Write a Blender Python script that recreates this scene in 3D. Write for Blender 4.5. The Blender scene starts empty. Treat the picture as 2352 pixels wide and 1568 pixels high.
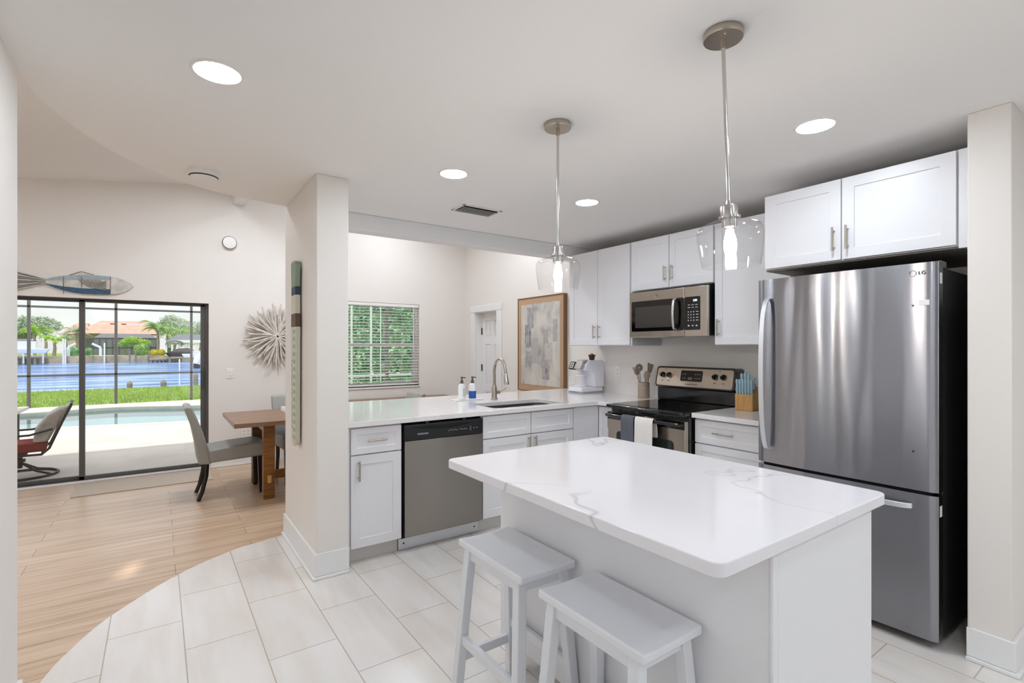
import bpy, bmesh, math, random
from mathutils import Vector, Matrix
PI = math.pi
S = bpy.context.scene
COL = S.collection

# ---------------------------------------------------------------- camera
F_PX, CX, HY, EYE = 1152.6, 1176.0, 797.0, 1.385
YAW = math.atan(813 / 1152.6)
FW = (math.sin(YAW), math.cos(YAW)); RT = (math.cos(YAW), -math.sin(YAW))
cam = bpy.data.cameras.new('camera'); camo = bpy.data.objects.new('camera', cam); COL.objects.link(camo)
cam.sensor_width = 36; cam.lens = 36 * F_PX / 2352; cam.shift_y = (HY - 784) / 2352
cam.clip_start = 0.02; cam.clip_end = 600
camo.location = (0, 0, EYE); camo.rotation_euler = (PI / 2, 0, -YAW)
S.camera = camo
# ---------------------------------------------------------------- world, sun, exposure
S.view_settings.view_transform = 'Standard'; S.view_settings.look = 'None'
S.view_settings.gamma = 1; S.view_settings.use_curve_mapping = False
S.view_settings.exposure = 0.33
S.cycles.max_bounces = 10; S.cycles.diffuse_bounces = 6; S.cycles.glossy_bounces = 4
S.cycles.transmission_bounces = 6; S.cycles.transparent_max_bounces = 12
S.cycles.caustics_reflective = False; S.cycles.caustics_refractive = False
S.cycles.sample_clamp_indirect = 4.0; S.cycles.use_denoising = True
S.cycles.use_adaptive_sampling = True; S.cycles.adaptive_threshold = 0.02
W = bpy.data.worlds.new('world'); S.world = W; W.use_nodes = True
nt = W.node_tree; nt.nodes.clear()
wo = nt.nodes.new('ShaderNodeOutputWorld'); bg = nt.nodes.new('ShaderNodeBackground')
sky = nt.nodes.new('ShaderNodeTexSky'); sky.sky_type = 'NISHITA'; sky.sun_disc = False
sky.sun_elevation = math.radians(60); sky.sun_rotation = math.radians(190); sky.dust_density = 2.0
tc = nt.nodes.new('ShaderNodeTexCoord'); nz = nt.nodes.new('ShaderNodeTexNoise')
nz.inputs['Scale'].default_value = 2.2; nz.inputs['Detail'].default_value = 6
rmp = nt.nodes.new('ShaderNodeValToRGB'); rmp.color_ramp.elements[0].position = .25; rmp.color_ramp.elements[1].position = .55
mx = nt.nodes.new('ShaderNodeMixRGB'); mx.inputs[2].default_value = (1.0, 1.0, 1.0, 1)
sc_ = nt.nodes.new('ShaderNodeMixRGB'); sc_.blend_type = 'MULTIPLY'; sc_.inputs[0].default_value = 1; sc_.inputs[2].default_value = (.14, .14, .14, 1)
nt.links.new(tc.outputs['Generated'], nz.inputs['Vector']); nt.links.new(nz.outputs['Fac'], rmp.inputs[0])
nt.links.new(sky.outputs[0], sc_.inputs[1]); nt.links.new(sc_.outputs[0], mx.inputs[1]); nt.links.new(rmp.outputs[0], mx.inputs[0])
nt.links.new(mx.outputs[0], bg.inputs[0]); nt.links.new(bg.outputs[0], wo.inputs[0])
bg.inputs[1].default_value = 1.05
sun = bpy.data.lights.new('sun', 'SUN'); suno = bpy.data.objects.new('sun', sun); COL.objects.link(suno)
sun.energy = 2.3; sun.angle = math.radians(2); sun.color = (1, .96, .9)
suno.rotation_euler = Vector((.12, .45, -.9)).to_track_quat('-Z', 'Y').to_euler(); suno.location = (0, -5, 12)
CEIL_W = 86.0       # strength of recessed diffusers
BULB = 120.0
VAULT_W = 185.0

# ---------------------------------------------------------------- helpers
def lin(h):
    h = h.lstrip('#'); r = []
    for i in (0, 2, 4):
        c = int(h[i:i+2], 16) / 255
        r.append(c / 12.92 if c <= .04045 else ((c + .055) / 1.055) ** 2.4)
    return (r[0], r[1], r[2], 1)
def mat(name, col, rough=.5, metal=0, spec=.5, emit=None, es=0, noise=None, bump=None, coat=0, aniso=0, stretch=(1, 1, 1)):
    m = bpy.data.materials.new(name); m.use_nodes = True
    n = m.node_tree; b = n.nodes['Principled BSDF']
    c = lin(col) if isinstance(col, str) else tuple(col) + (1,)
    b.inputs['Base Color'].default_value = c; b.inputs['Roughness'].default_value = rough
    b.inputs['Metallic'].default_value = metal; b.inputs['Specular IOR Level'].default_value = spec
    b.inputs['Coat Weight'].default_value = coat; b.inputs['Anisotropic'].default_value = aniso
    if emit: b.inputs['Emission Color'].default_value = lin(emit); b.inputs['Emission Strength'].default_value = es
    if noise or bump:
        t = n.nodes.new('ShaderNodeTexCoord'); mp = n.nodes.new('ShaderNodeMapping'); mp.inputs['Scale'].default_value = stretch
        n.links.new(t.outputs['Object'], mp.inputs[0])
        x = n.nodes.new('ShaderNodeTexNoise'); n.links.new(mp.outputs[0], x.inputs['Vector'])
        x.inputs['Detail'].default_value = 4
        x.inputs['Scale'].default_value = (noise or bump)[0]
        if noise:
            mm = n.nodes.new('ShaderNodeMixRGB'); c2 = lin(noise[1])
            rp = n.nodes.new('ShaderNodeValToRGB'); rp.color_ramp.elements[0].position = .35; rp.color_ramp.elements[1].position = .65
            n.links.new(x.outputs['Fac'], rp.inputs[0]); n.links.new(rp.outputs[0], mm.inputs[0])
            mm.inputs[1].default_value = c; mm.inputs[2].default_value = c2
            n.links.new(mm.outputs[0], b.inputs['Base Color'])
        if bump:
            x2 = n.nodes.new('ShaderNodeTexNoise'); n.links.new(mp.outputs[0], x2.inputs['Vector'])
            x2.inputs['Scale'].default_value = bump[0]; x2.inputs['Detail'].default_value = 3
            bu = n.nodes.new('ShaderNodeBump'); bu.inputs['Strength'].default_value = bump[1]; bu.inputs['Distance'].default_value = bump[2] if len(bump) > 2 else .01
            n.links.new(x2.outputs['Fac'], bu.inputs['Height']); n.links.new(bu.outputs[0], b.inputs['Normal'])
    return m
def glass(name, tint=(1, 1, 1), ior=1.45, rough=0.0, boost=1.0, layer=False):
    m = bpy.data.materials.new(name); m.use_nodes = True; n = m.node_tree; n.nodes.clear()
    o = n.nodes.new('ShaderNodeOutputMaterial'); t = n.nodes.new('ShaderNodeBsdfTransparent'); g = n.nodes.new('ShaderNodeBsdfGlossy')
    mi = n.nodes.new('ShaderNodeMixShader'); t.inputs[0].default_value = tuple(tint) + (1,); g.inputs['Roughness'].default_value = rough
    if layer:
        f = n.nodes.new('ShaderNodeLayerWeight'); f.inputs[0].default_value = .35
        r = n.nodes.new('ShaderNodeMath'); r.operation = 'MULTIPLY'; r.inputs[1].default_value = boost
        n.links.new(f.outputs['Facing'], r.inputs[0]); n.links.new(r.outputs[0], mi.inputs[0])
        r2 = n.nodes.new('ShaderNodeValToRGB'); r2.color_ramp.elements[0].color = tuple(tint) + (1,); r2.color_ramp.elements[1].color = (.9, .9, .9, 1)
        r2.color_ramp.elements[0].position = .55
        n.links.new(f.outputs['Facing'], r2.inputs[0]); n.links.new(r2.outputs[0], t.inputs[0])
    else:
        f = n.nodes.new('ShaderNodeFresnel'); f.inputs[0].default_value = ior; n.links.new(f.outputs[0], mi.inputs[0])
    n.links.new(t.outputs[0], mi.inputs[1]); n.links.new(g.outputs[0], mi.inputs[2]); n.links.new(mi.outputs[0], o.inputs[0])
    return m

class MB:
    def each(s, name, m, parent):
        for k in range(len(s.v)//8):
            q = MB(); q.v = s.v[k*8:k*8+8]; q.f = [(0,3,2,1),(4,5,6,7),(0,1,5,4),(1,2,6,5),(2,3,7,6),(3,0,4,7)]; q.build(name, m, parent, smooth=0)
    def __init__(s): s.v = []; s.f = []; s.m = False
    def add(s, vs, fs):
        b = len(s.v); s.v += [tuple(v) for v in vs]; s.f += [tuple(b + i for i in f) for f in fs]; return s
    def box(s, x0, x1, y0, y1, z0, z1):
        x0, x1 = sorted((x0, x1)); y0, y1 = sorted((y0, y1)); z0, z1 = sorted((z0, z1))
        return s.add([(x0,y0,z0),(x1,y0,z0),(x1,y1,z0),(x0,y1,z0),(x0,y0,z1),(x1,y0,z1),(x1,y1,z1),(x0,y1,z1)],
                     [(0,3,2,1),(4,5,6,7),(0,1,5,4),(1,2,6,5),(2,3,7,6),(3,0,4,7)])
    def hexa(s, b4, t4):   # bottom four and top four points, same winding
        return s.add(list(b4) + list(t4), [(3,2,1,0),(4,5,6,7),(0,1,5,4),(1,2,6,5),(2,3,7,6),(3,0,4,7)])
    def beam(s, p0, p1, w, d, up=(0, 0, 1), w1=None, d1=None):
        p0, p1 = Vector(p0), Vector(p1); a = (p1 - p0).normalized(); u = Vector(up)
        x = a.cross(u); x = x.normalized() if x.length > 1e-6 else Vector((1, 0, 0)); y = x.cross(a).normalized()
        w1 = w1 or w; d1 = d1 or d
        q = lambda p, w_, d_: [p - x*w_/2 - y*d_/2, p + x*w_/2 - y*d_/2, p + x*w_/2 + y*d_/2, p - x*w_/2 + y*d_/2]
        return s.hexa(q(p0, w, d), q(p1, w1, d1))
    def tube(s, pts, r, n=10, caps=True):
        s.m = s.m
        pts = [Vector(p) for p in pts]; rs = r if isinstance(r, (list, tuple)) else [r] * len(pts)
        rings = []; prev = None
        for i, p in enumerate(pts):
            a = (pts[min(i+1, len(pts)-1)] - pts[max(i-1, 0)]).normalized()
            if prev is None:
                u = Vector((0, 0, 1)) if abs(a.z) < .9 else Vector((1, 0, 0)); x = a.cross(u).normalized()
            else:
                x = (prev - a * prev.dot(a)).normalized()
            prev = x; y = a.cross(x)
            rings.append([p + (x * math.cos(2*PI*k/n) + y * math.sin(2*PI*k/n)) * rs[i] for k in range(n)])
        vs = [v for ring in rings for v in ring]; fs = []
        for i in range(len(rings) - 1):
            for k in range(n):
                fs.append((i*n+k, i*n+(k+1) % n, (i+1)*n+(k+1) % n, (i+1)*n+k))
        if caps: fs += [tuple(range(n-1, -1, -1)), tuple((len(rings)-1)*n + k for k in range(n))]
        return s.add(vs, fs)
    def cyl(s, p0, p1, r, r1=None, n=24): return s.tube([p0, p1], [r, r if r1 is None else r1], n)
    def lathe(s, prof, c=(0, 0, 0), n=32, closed=False):
        s.m = True; vs = []; m = len(prof)
        for (r, z) in prof:
            for k in range(n): vs.append((c[0] + r*math.cos(2*PI*k/n), c[1] + r*math.sin(2*PI*k/n), c[2] + z))
        fs = []
        for i in range(m - 1 + (1 if closed else 0)):
            j = (i + 1) % m
            for k in range(n): fs.append((i*n+k, i*n+(k+1) % n, j*n+(k+1) % n, j*n+k))
        if not closed:
            if prof[0][0] > 1e-5: fs.append(tuple(range(n-1, -1, -1)))
            if prof[-1][0] > 1e-5: fs.append(tuple((m-1)*n + k for k in range(n)))
        return s.add(vs, fs)
    def prism(s, poly, a, b, axis='z'):
        n = len(poly)
        def P(p, h):
            return (p[0], p[1], h) if axis == 'z' else ((p[0], h, p[1]) if axis == 'y' else (h, p[0], p[1]))
        return s.add([P(p, a) for p in poly] + [P(p, b) for p in poly],
                     [tuple(range(n-1, -1, -1)), tuple(range(n, 2*n))] + [(i, (i+1) % n, n+(i+1) % n, n+i) for i in range(n)])
    def sphere(s, c, r, n=16, m=10):
        s.m = True
        rr = r if isinstance(r, (tuple, list)) else (r, r, r); vs = []; fs = []
        for i in range(m + 1):
            t = PI * i / m
            for k in range(n):
                vs.append((c[0]+rr[0]*math.sin(t)*math.cos(2*PI*k/n), c[1]+rr[1]*math.sin(t)*math.sin(2*PI*k/n), c[2]+rr[2]*math.cos(t)))
        for i in range(m):
            for k in range(n): fs.append((i*n+k, (i+1)*n+k, (i+1)*n+(k+1) % n, i*n+(k+1) % n))
        return s.add(vs, fs)
    def xf(s, M):
        s.v = [tuple(M @ Vector(v)) for v in s.v]; return s
    def build(s, name, m, parent=None, bevel=0, seg=2, smooth=35, sub=0, label=None, stuff=False, merge=True):
        me = bpy.data.meshes.new(name); me.from_pydata(s.v, [], s.f)
        bm = bmesh.new(); bm.from_mesh(me)
        if merge and s.m: bmesh.ops.remove_doubles(bm, verts=bm.verts, dist=1e-6)
        if len(bm.faces) < 60000: bmesh.ops.recalc_face_normals(bm, faces=bm.faces)
        bm.to_mesh(me); bm.free()
        if smooth:
            me.shade_smooth(); me.set_sharp_from_angle(angle=math.radians(smooth))
        o = bpy.data.objects.new(name, me); COL.objects.link(o); me.materials.append(m)
        if parent: o.parent = parent
        if bevel:
            b = o.modifiers.new('bevel', 'BEVEL'); b.width = bevel; b.segments = seg; b.limit_method = 'ANGLE'; b.angle_limit = math.radians(40)
        if sub:
            b = o.modifiers.new('sub', 'SUBSURF'); b.levels = sub; b.render_levels = sub
        if label: o['label'] = label
        if stuff: o['kind'] = 'stuff'
        return o
def thing(name, label, cat, loc=(0, 0, 0), rz=0, group=None):
    o = bpy.data.objects.new(name, None); COL.objects.link(o); o.empty_display_size = .05
    o.location = loc; o.rotation_euler = (0, 0, rz); o['label'] = label; o['category'] = cat
    if group: o['group'] = group
    return o
def tag(o, label, cat, group=None, kind=None):
    o['label'] = label; o['category'] = cat
    if group: o['group'] = group
    if kind: o['kind'] = kind
    return o
def struct(o): o['kind'] = 'structure'; return o
def boolean(o, cutters):
    for c in cutters:
        m = o.modifiers.new('cut', 'BOOLEAN'); m.operation = 'DIFFERENCE'; m.object = c; m.solver = 'EXACT'
    bpy.context.view_layer.update()
    dg = bpy.context.evaluated_depsgraph_get()
    me = bpy.data.meshes.new_from_object(o.evaluated_get(dg)); o.modifiers.clear(); o.data = me
    for c in cutters: bpy.data.objects.remove(c, do_unlink=True)
    me.shade_smooth(); me.set_sharp_from_angle(angle=math.radians(35))
    return o
def copy_tree(o, parent=None):
    c = o.copy(); COL.objects.link(c); c.parent = parent
    for ch in list(o.children): copy_tree(ch, c)
    return c
def text(s, size, m, parent, M, name='lettering', ext=.0004):
    cu = bpy.data.curves.new(name, 'FONT'); cu.body = s; cu.size = size; cu.extrude = ext; cu.align_x = 'CENTER'; cu.align_y = 'CENTER'
    t = bpy.data.objects.new(name + '_tmp', cu); COL.objects.link(t); bpy.context.view_layer.update()
    me = bpy.data.meshes.new_from_object(t.evaluated_get(bpy.context.evaluated_depsgraph_get()))
    bpy.data.objects.remove(t, do_unlink=True); me.name = name; me.transform(M); me.materials.clear(); me.materials.append(m)
    o = bpy.data.objects.new(name, me); COL.objects.link(o); o.parent = parent; return o
FR = Matrix.Rotation(PI / 2, 4, 'X')       # lettering standing up, read from local -y
def front(x, y, z): return Matrix.Translation((x, y, z)) @ FR
def ray(px):
    k = (px - CX) / F_PX; return (FW[0] + k * RT[0], FW[1] + k * RT[1])
def atY(px, py, Y):
    d = ray(px); D = Y / d[1]; return Vector((d[0] * D, Y, EYE - (py - HY) * D / F_PX))
def rrect(x0, x1, y0, y1, r, n=6):
    p = []
    for cx, cy, a in ((x1-r, y0+r, -90), (x1-r, y1-r, 0), (x0+r, y1-r, 90), (x0+r, y0+r, 180)):
        for k in range(n + 1):
            t = math.radians(a + 90 * k / n); p.append((cx + r*math.cos(t), cy + r*math.sin(t)))
    return p
def spline(pts, n=8, closed=False):
    out = []; N = len(pts); P = [Vector(p) for p in pts]
    for i in range(N if closed else N - 1):
        g = lambda j: P[j % N] if closed else P[max(0, min(N - 1, j))]
        a, b, c, d = g(i-1), g(i), g(i+1), g(i+2)
        for k in range(n):
            t = k / n; out.append(.5*((2*b) + (c-a)*t + (2*a-5*b+4*c-d)*t*t + (3*b-a-3*c+d)*t**3))
    if not closed: out.append(P[-1])
    return out

# ---------------------------------------------------------------- materials
M = {}
M['wall'] = mat('wall_paint', '#E9E4DF', .85, bump=(60, .05, .002))
M['ceil'] = mat('ceiling_paint', '#F2F0EE', .9)
M['trim'] = mat('trim_paint', '#ECECEC', .45)
M['cab'] = mat('cabinet_paint', '#E7E6E9', .38)
M['kick'] = mat('toe_kick_paint', '#D2CFCC', .5)
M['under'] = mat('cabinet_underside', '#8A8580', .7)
M['nickel'] = mat('brushed_nickel', '#B9AFA2', .3, 1)
M['chrome'] = mat('satin_chrome', '#C9C6C4', .2, 1)
M['bronze'] = mat('dark_bronze_aluminium', '#5C5A58', .45, .3)
M['black'] = mat('black_enamel', '#0B0B0C', .12, 0, .6, coat=.5)
M['blackm'] = mat('black_plastic', '#17171B', .38)
M['blackglass'] = mat('black_glass', '#060607', .05, 0, .6)
M['ovenglass'] = mat('oven_window_glass', '#242B28', .08, 0, .6)
M['mwglass'] = mat('microwave_window', '#3E3B38', .12, 0, .5)
M['white'] = mat('white_plastic', '#EDEBE8', .4)
M['whitegloss'] = mat('white_gloss_plastic', '#E6E6EE', .25)
M['stool'] = mat('white_painted_wood', '#E6E8EC', .4)
M['island'] = mat('island_paint', '#E6E6E8', .42)
M['led'] = mat('display_led', '#FFFFFF', .5, emit='#E8F4FF', es=2.5)
M['mark'] = mat('printed_mark', '#C9C9C9', .5)
M['darkmark'] = mat('dark_print', '#3A3632', .5)
M['glass'] = glass('window_glass')
M['shade'] = glass('lamp_glass', (.985, .985, .985), boost=.17, layer=True)
M['screen'] = mat('lamp_diffuser', '#FFFFFF', .5, emit='#E9F5FF', es=CEIL_W)
M['screen2'] = mat('vault_lamp_diffuser', '#FFFFFF', .5, emit='#EFF7FF', es=VAULT_W)
M['bulb'] = mat('bulb_filament', '#FFFFFF', .5, emit='#FFF6EA', es=BULB)
M['walnut'] = mat('table_wood', '#93632F', .4, noise=(6, '#7A4E22'), stretch=(1, 8, 8))
M['tabletop'] = mat('table_top_wood', '#93725A', .38, noise=(5, '#80624A'), stretch=(1, 10, 10))
M['leather'] = mat('grey_leather', '#9B9A95', .42, bump=(90, .1, .002))
M['legblack'] = mat('black_stained_wood', '#1B1817', .35)
M['iron'] = mat('dark_iron', '#2A2624', .5, .4)
M['taupe'] = mat('taupe_silicone', '#9A8577', .55)
M['crock'] = mat('taupe_stoneware', '#A3917F', .5)
M['bamboo'] = mat('bamboo_wood', '#D2A163', .45, noise=(5, '#C08F52'), stretch=(12, 12, 1))
M['blue'] = mat('pale_blue_handle', '#9DB9C4', .4)
M['steelblade'] = mat('blade_steel', '#B5B8BA', .25, 1)
M['towelgrey'] = mat('grey_towel', '#5C5E66', .95, bump=(220, .5, .003))
M['towelwhite'] = mat('white_towel', '#E2DDD8', .95, bump=(220, .5, .003))
M['drift'] = mat('driftwood', '#DED8D0', .8, noise=(25, '#C6BDB3'))
M['brown'] = mat('dark_brown_ceramic', '#4A2A18', .35)
M['bottle'] = mat('white_bottle', '#EFEFEF', .3)
M['bluelabel'] = mat('blue_label', '#1F55A8', .4)
M['greypump'] = mat('grey_pump', '#55565A', .4)
M['gap'] = mat('shadow_gap_black', '#050505', .8)

def steel(name, col='#8F8D8B', rough=.24, wave=.0, vertical=True, aniso=.6):
    m = bpy.data.materials.new(name); m.use_nodes = True; n = m.node_tree; b = n.nodes['Principled BSDF']
    b.inputs['Base Color'].default_value = lin(col); b.inputs['Metallic'].default_value = 1; b.inputs['Roughness'].default_value = rough
    b.inputs['Anisotropic'].default_value = aniso; b.inputs['Anisotropic Rotation'].default_value = .25
    t = n.nodes.new('ShaderNodeTexCoord'); mp = n.nodes.new('ShaderNodeMapping')
    mp.inputs['Scale'].default_value = (6.5, 6.5, .7) if vertical else (1.1, 1.1, 9)
    x = n.nodes.new('ShaderNodeTexNoise'); x.inputs['Scale'].default_value = 1.0; x.inputs['Detail'].default_value = .5
    n.links.new(t.outputs['Object'], mp.inputs[0]); n.links.new(mp.outputs[0], x.inputs['Vector'])
    bu = n.nodes.new('ShaderNodeBump'); bu.inputs['Strength'].default_value = 1.0; bu.inputs['Distance'].default_value = wave
    n.links.new(x.outputs['Fac'], bu.inputs['Height'])
    if wave: n.links.new(bu.outputs[0], b.inputs['Normal'])
    return m
M['fridge'] = steel('fridge_steel', '#9A9AA0', .25, .02, aniso=.95)
M['dwsteel'] = steel('dishwasher_steel', '#9A958F', .36, .002)
M['rangesteel'] = steel('range_steel', '#BDB1A2', .3, .003)
M['mwsteel'] = steel('microwave_steel', '#C9C0B5', .26, .004)
M['handle'] = mat('silver_handle', '#DCDEE3', .34, .65)

def quartz(name, base, vein, amt):
    m = bpy.data.materials.new(name); m.use_nodes = True; n = m.node_tree; b = n.nodes['Principled BSDF']
    b.inputs['Roughness'].default_value = .1
    t = n.nodes.new('ShaderNodeTexCoord'); x = n.nodes.new('ShaderNodeTexNoise'); x.inputs['Scale'].default_value = 1.0; x.inputs['Detail'].default_value = 4; x.inputs['Distortion'].default_value = .6
    n.links.new(t.outputs['Object'], x.inputs['Vector'])
    # thin veins where the noise crosses its middle value
    s1 = n.nodes.new('ShaderNodeMath'); s1.operation = 'SUBTRACT'; s1.inputs[1].default_value = .5
    s2 = n.nodes.new('ShaderNodeMath'); s2.operation = 'ABSOLUTE'
    r = n.nodes.new('ShaderNodeValToRGB'); r.color_ramp.elements[0].color = (amt, amt, amt, 1); r.color_ramp.elements[0].position = 0
    r.color_ramp.elements[1].color = (0, 0, 0, 1); r.color_ramp.elements[1].position = .008
    x2 = n.nodes.new('ShaderNodeTexNoise'); x2.inputs['Scale'].default_value = 1.1; n.links.new(t.outputs['Object'], x2.inputs['Vector'])
    r2 = n.nodes.new('ShaderNodeValToRGB'); r2.color_ramp.elements[0].position = .36; r2.color_ramp.elements[1].position = .52
    mu = n.nodes.new('ShaderNodeMath'); mu.operation = 'MULTIPLY'
    mm = n.nodes.new('ShaderNodeMixRGB'); mm.inputs[1].default_value = lin(base); mm.inputs[2].default_value = lin(vein)
    L = n.links.new
    L(x.outputs['Fac'], s1.inputs[0]); L(s1.outputs[0], s2.inputs[0]); L(s2.outputs[0], r.inputs[0]); L(x2.outputs['Fac'], r2.inputs[0])
    L(r.outputs[0], mu.inputs[0]); L(r2.outputs[0], mu.inputs[1]); L(mu.outputs[0], mm.inputs[0]); L(mm.outputs[0], b.inputs['Base Color'])
    return m
M['quartz'] = quartz('white_quartz', '#E8E6EA', '#A8A6A6', .55)
M['quartz2'] = quartz('pale_quartz', '#E9E5E4', '#BDB8B4', .18)
M['sinksteel'] = mat('sink_steel', '#6E645E', .35, .8)

def bricks(name, c1, c2, mortar, bw, rh, uo, vo, swap, msize, rough, grain, gcol, offset=.5):
    m = bpy.data.materials.new(name); m.use_nodes = True; n = m.node_tree; b = n.nodes['Principled BSDF']; L = n.links.new
    b.inputs['Roughness'].default_value = rough
    t = n.nodes.new('ShaderNodeTexCoord'); sp = n.nodes.new('ShaderNodeSeparateXYZ'); L(t.outputs['Object'], sp.inputs[0])
    cb = n.nodes.new('ShaderNodeCombineXYZ')
    au = n.nodes.new('ShaderNodeMath'); au.inputs[1].default_value = uo; av = n.nodes.new('ShaderNodeMath'); av.inputs[1].default_value = vo
    L(sp.outputs[1 if swap else 0], au.inputs[0]); L(sp.outputs[0 if swap else 1], av.inputs[0])
    L(au.outputs[0], cb.inputs[0]); L(av.outputs[0], cb.inputs[1])
    br = n.nodes.new('ShaderNodeTexBrick'); L(cb.outputs[0], br.inputs['Vector'])
    br.offset = offset; br.offset_frequency = 2; br.squash = 1
    br.inputs['Scale'].default_value = 1; br.inputs['Brick Width'].default_value = bw; br.inputs['Row Height'].default_value = rh
    br.inputs['Mortar Size'].default_value = msize; br.inputs['Mortar Smooth'].default_value = .1; br.inputs['Bias'].default_value = 0
    br.inputs['Color1'].default_value = lin(c1); br.inputs['Color2'].default_value = lin(c2); br.inputs['Mortar'].default_value = lin(mortar)
    mp = n.nodes.new('ShaderNodeMapping'); mp.inputs['Scale'].default_value = grain; L(t.outputs['Object'], mp.inputs[0])
    nz = n.nodes.new('ShaderNodeTexNoise'); nz.inputs['Scale'].default_value = 1; nz.inputs['Detail'].default_value = 6; nz.inputs['Distortion'].default_value = .4
    L(mp.outputs[0], nz.inputs['Vector'])
    rp = n.nodes.new('ShaderNodeValToRGB'); rp.color_ramp.elements[0].position = .4; rp.color_ramp.elements[1].position = .72
    rp.color_ramp.elements[0].color = (1, 1, 1, 1); rp.color_ramp.elements[1].color = lin(gcol)
    mu = n.nodes.new('ShaderNodeMixRGB'); mu.blend_type = 'MULTIPLY'; mu.inputs[0].default_value = 1
    L(nz.outputs['Fac'], rp.inputs[0]); L(br.outputs['Color'], mu.inputs[1]); L(rp.outputs[0], mu.inputs[2]); L(mu.outputs[0], b.inputs['Base Color'])
    return m
M['tile'] = bricks('marble_look_tile', '#E9E5E2', '#E4DFDB', '#BDB4AB', .61, .2985, -2.432 + 12.2, -.698 + 5.97, True, .0028, .22, (9, 1.6, 1), '#F6F1EB')
M['wood'] = bricks('oak_plank_floor', '#D3BBA2', '#C9AE92', '#97795A', 1.22, .1675, 9.22, 9.86 - 3.351 - .15, False, .0022, .33, (1.4, 22, 1), '#E4D6C8', .37)

# ---------------------------------------------------------------- the setting
XW, YW, ZC = 3.84, 6.70, 2.425
curve_c = [(-.43, 2.66), (-.396, 2.88), (-.286, 3.226), (-.125, 3.51), (.037, 3.70), (.201, 3.83), (.408, 3.92), (.601, 3.965), (.775, 4.0)]
cc = [(p.x, p.y) for p in spline([Vector((a, b, 0)) for a, b in curve_c], 6)]
curve_f = [(-.43, 2.62), (-.398, 2.819), (-.34, 3.014), (-.201, 3.303), (.097, 3.67), (.395, 3.886), (.60, 3.96), (.80, 4.01)]
cf = [(p.x, p.y) for p in spline([Vector((a, b, 0)) for a, b in curve_f], 6)]
struct(MB().prism([(-.43, -1.9), (XW, -1.9), (XW, 4.02), (.80, 4.02)] + cf[::-1][1:], -.06, 0).build('floor', M['tile'], smooth=0))
fl2 = MB().prism([(-3.2, 2.62)] + cf + [(.80, 4.02), (XW, 4.02), (XW, 6.92), (-3.2, 6.92)], -.06, -.0005).build('floor', M['wood'], smooth=0); struct(fl2)
struct(MB().prism([(-.43, -1.9), (4.0, -1.9), (4.0, 4.02), (.80, 4.02)] + cc[::-1][1:], ZC, ZC + .14).build('ceiling', M['ceil']))
# curved drop above the kitchen ceiling, up to the vault
fas = MB(); outer = cc + [(4.0, 4.02)]; 
for i in range(len(outer) - 1):
    a, b = outer[i], outer[i+1]; fas.add([(a[0], a[1], ZC+.14), (b[0], b[1], ZC+.14), (b[0], b[1], 3.5), (a[0], a[1], 3.5), (a[0]+.02, a[1]-.08, ZC+.14), (b[0]+.02, b[1]-.08, ZC+.14), (b[0]+.02, b[1]-.08, 3.5), (a[0]+.02, a[1]-.08, 3.5)], [(0,1,2,3),(7,6,5,4),(0,4,5,1),(2,6,7,3)])
struct(fas.build('wall_upper', M['wall']))
# vaulted ceiling of the living room
rid = 1.9; zl, zr, zz = 3.0 + (-3.2 + 1.12) * .149, 3.05, 3.0 + (rid + 1.12) * .149
va = MB().hexa([(-3.35, 2.5, zl), (rid, 2.5, zz), (rid, 7.0, zz), (-3.35, 7.0, zl)], [(-3.35, 2.5, zl+.12), (rid, 2.5, zz+.12), (rid, 7.0, zz+.12), (-3.35, 7.0, zl+.12)])
va.hexa([(rid, 2.5, zz), (4.0, 2.5, zr), (4.0, 7.0, zr), (rid, 7.0, zz)], [(rid, 2.5, zz+.12), (4.0, 2.5, zr+.12), (4.0, 7.0, zr+.12), (rid, 7.0, zz+.12)])
struct(va.build('ceiling', M['ceil']))
struct(MB().box(.715, .85, 4.1, YW, 3.06, 3.27).build('trim_1', M['trim']))                       # rafter
struct(MB().box(.965, XW, 3.87, 4.02, 2.297, ZC).build('trim_2', M['trim'], bevel=.006))             # header beam
# outer walls
SL, SR, SZ = -2.45, .475, 1.885        # sliding door opening
WL, WR, WZ0, WZ1 = 1.955, 3.086, .837, 1.998
wb = MB()
wb.box(-3.35, SL, YW, YW+.2, -.1, 3.5).box(SL, SR, YW, YW+.2, SZ, 3.5).box(SR, WL, YW, YW+.2, -.1, 3.5)
wb.box(WL, WR, YW, YW+.2, -.1, WZ0).box(WL, WR, YW, YW+.2, WZ1, 3.5).box(WR, 4.0, YW, YW+.2, -.1, 3.5)
struct(wb.build('wall_back', M['wall'], smooth=0))
DY0, DY1, DZ = 5.79, 6.385, 1.897       # interior door opening
wr = MB(); wr.box(XW, XW+.16, -1.9, DY0, -.1, 3.5).box(XW, XW+.16, DY0, DY1, DZ, 3.5).box(XW, XW+.16, DY1, YW, -.1, 3.5)
struct(wr.build('wall_right', M['wall'], smooth=0))
struct(MB().box(-.58, -.43, -1.9, -1.5, 0, ZC).box(-.58, -.43, 1.7, 2.60, 0, ZC).box(-.58, -.43, -1.5, 1.7, 0, .75).box(-.58, -.43, -1.5, 1.7, 2.2, ZC).build('wall_left', M['wall'], smooth=0))
wl = MB()  # unseen window, invented to let fill daylight in from the left
for y in (-1.5, -.45, .6, 1.65): wl.box(-.54, -.49, y, y+.05, .75, 2.2)
wl.box(-.54, -.49, -1.5, 1.7, .75, .80).box(-.54, -.49, -1.5, 1.7, 2.15, 2.2)
wlo = struct(wl.build('window_added', M['trim'], smooth=0)); MB().box(-.518, -.512, -1.48, 1.68, .77, 2.18).build('pane', M['glass'], wlo, smooth=0)
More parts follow.
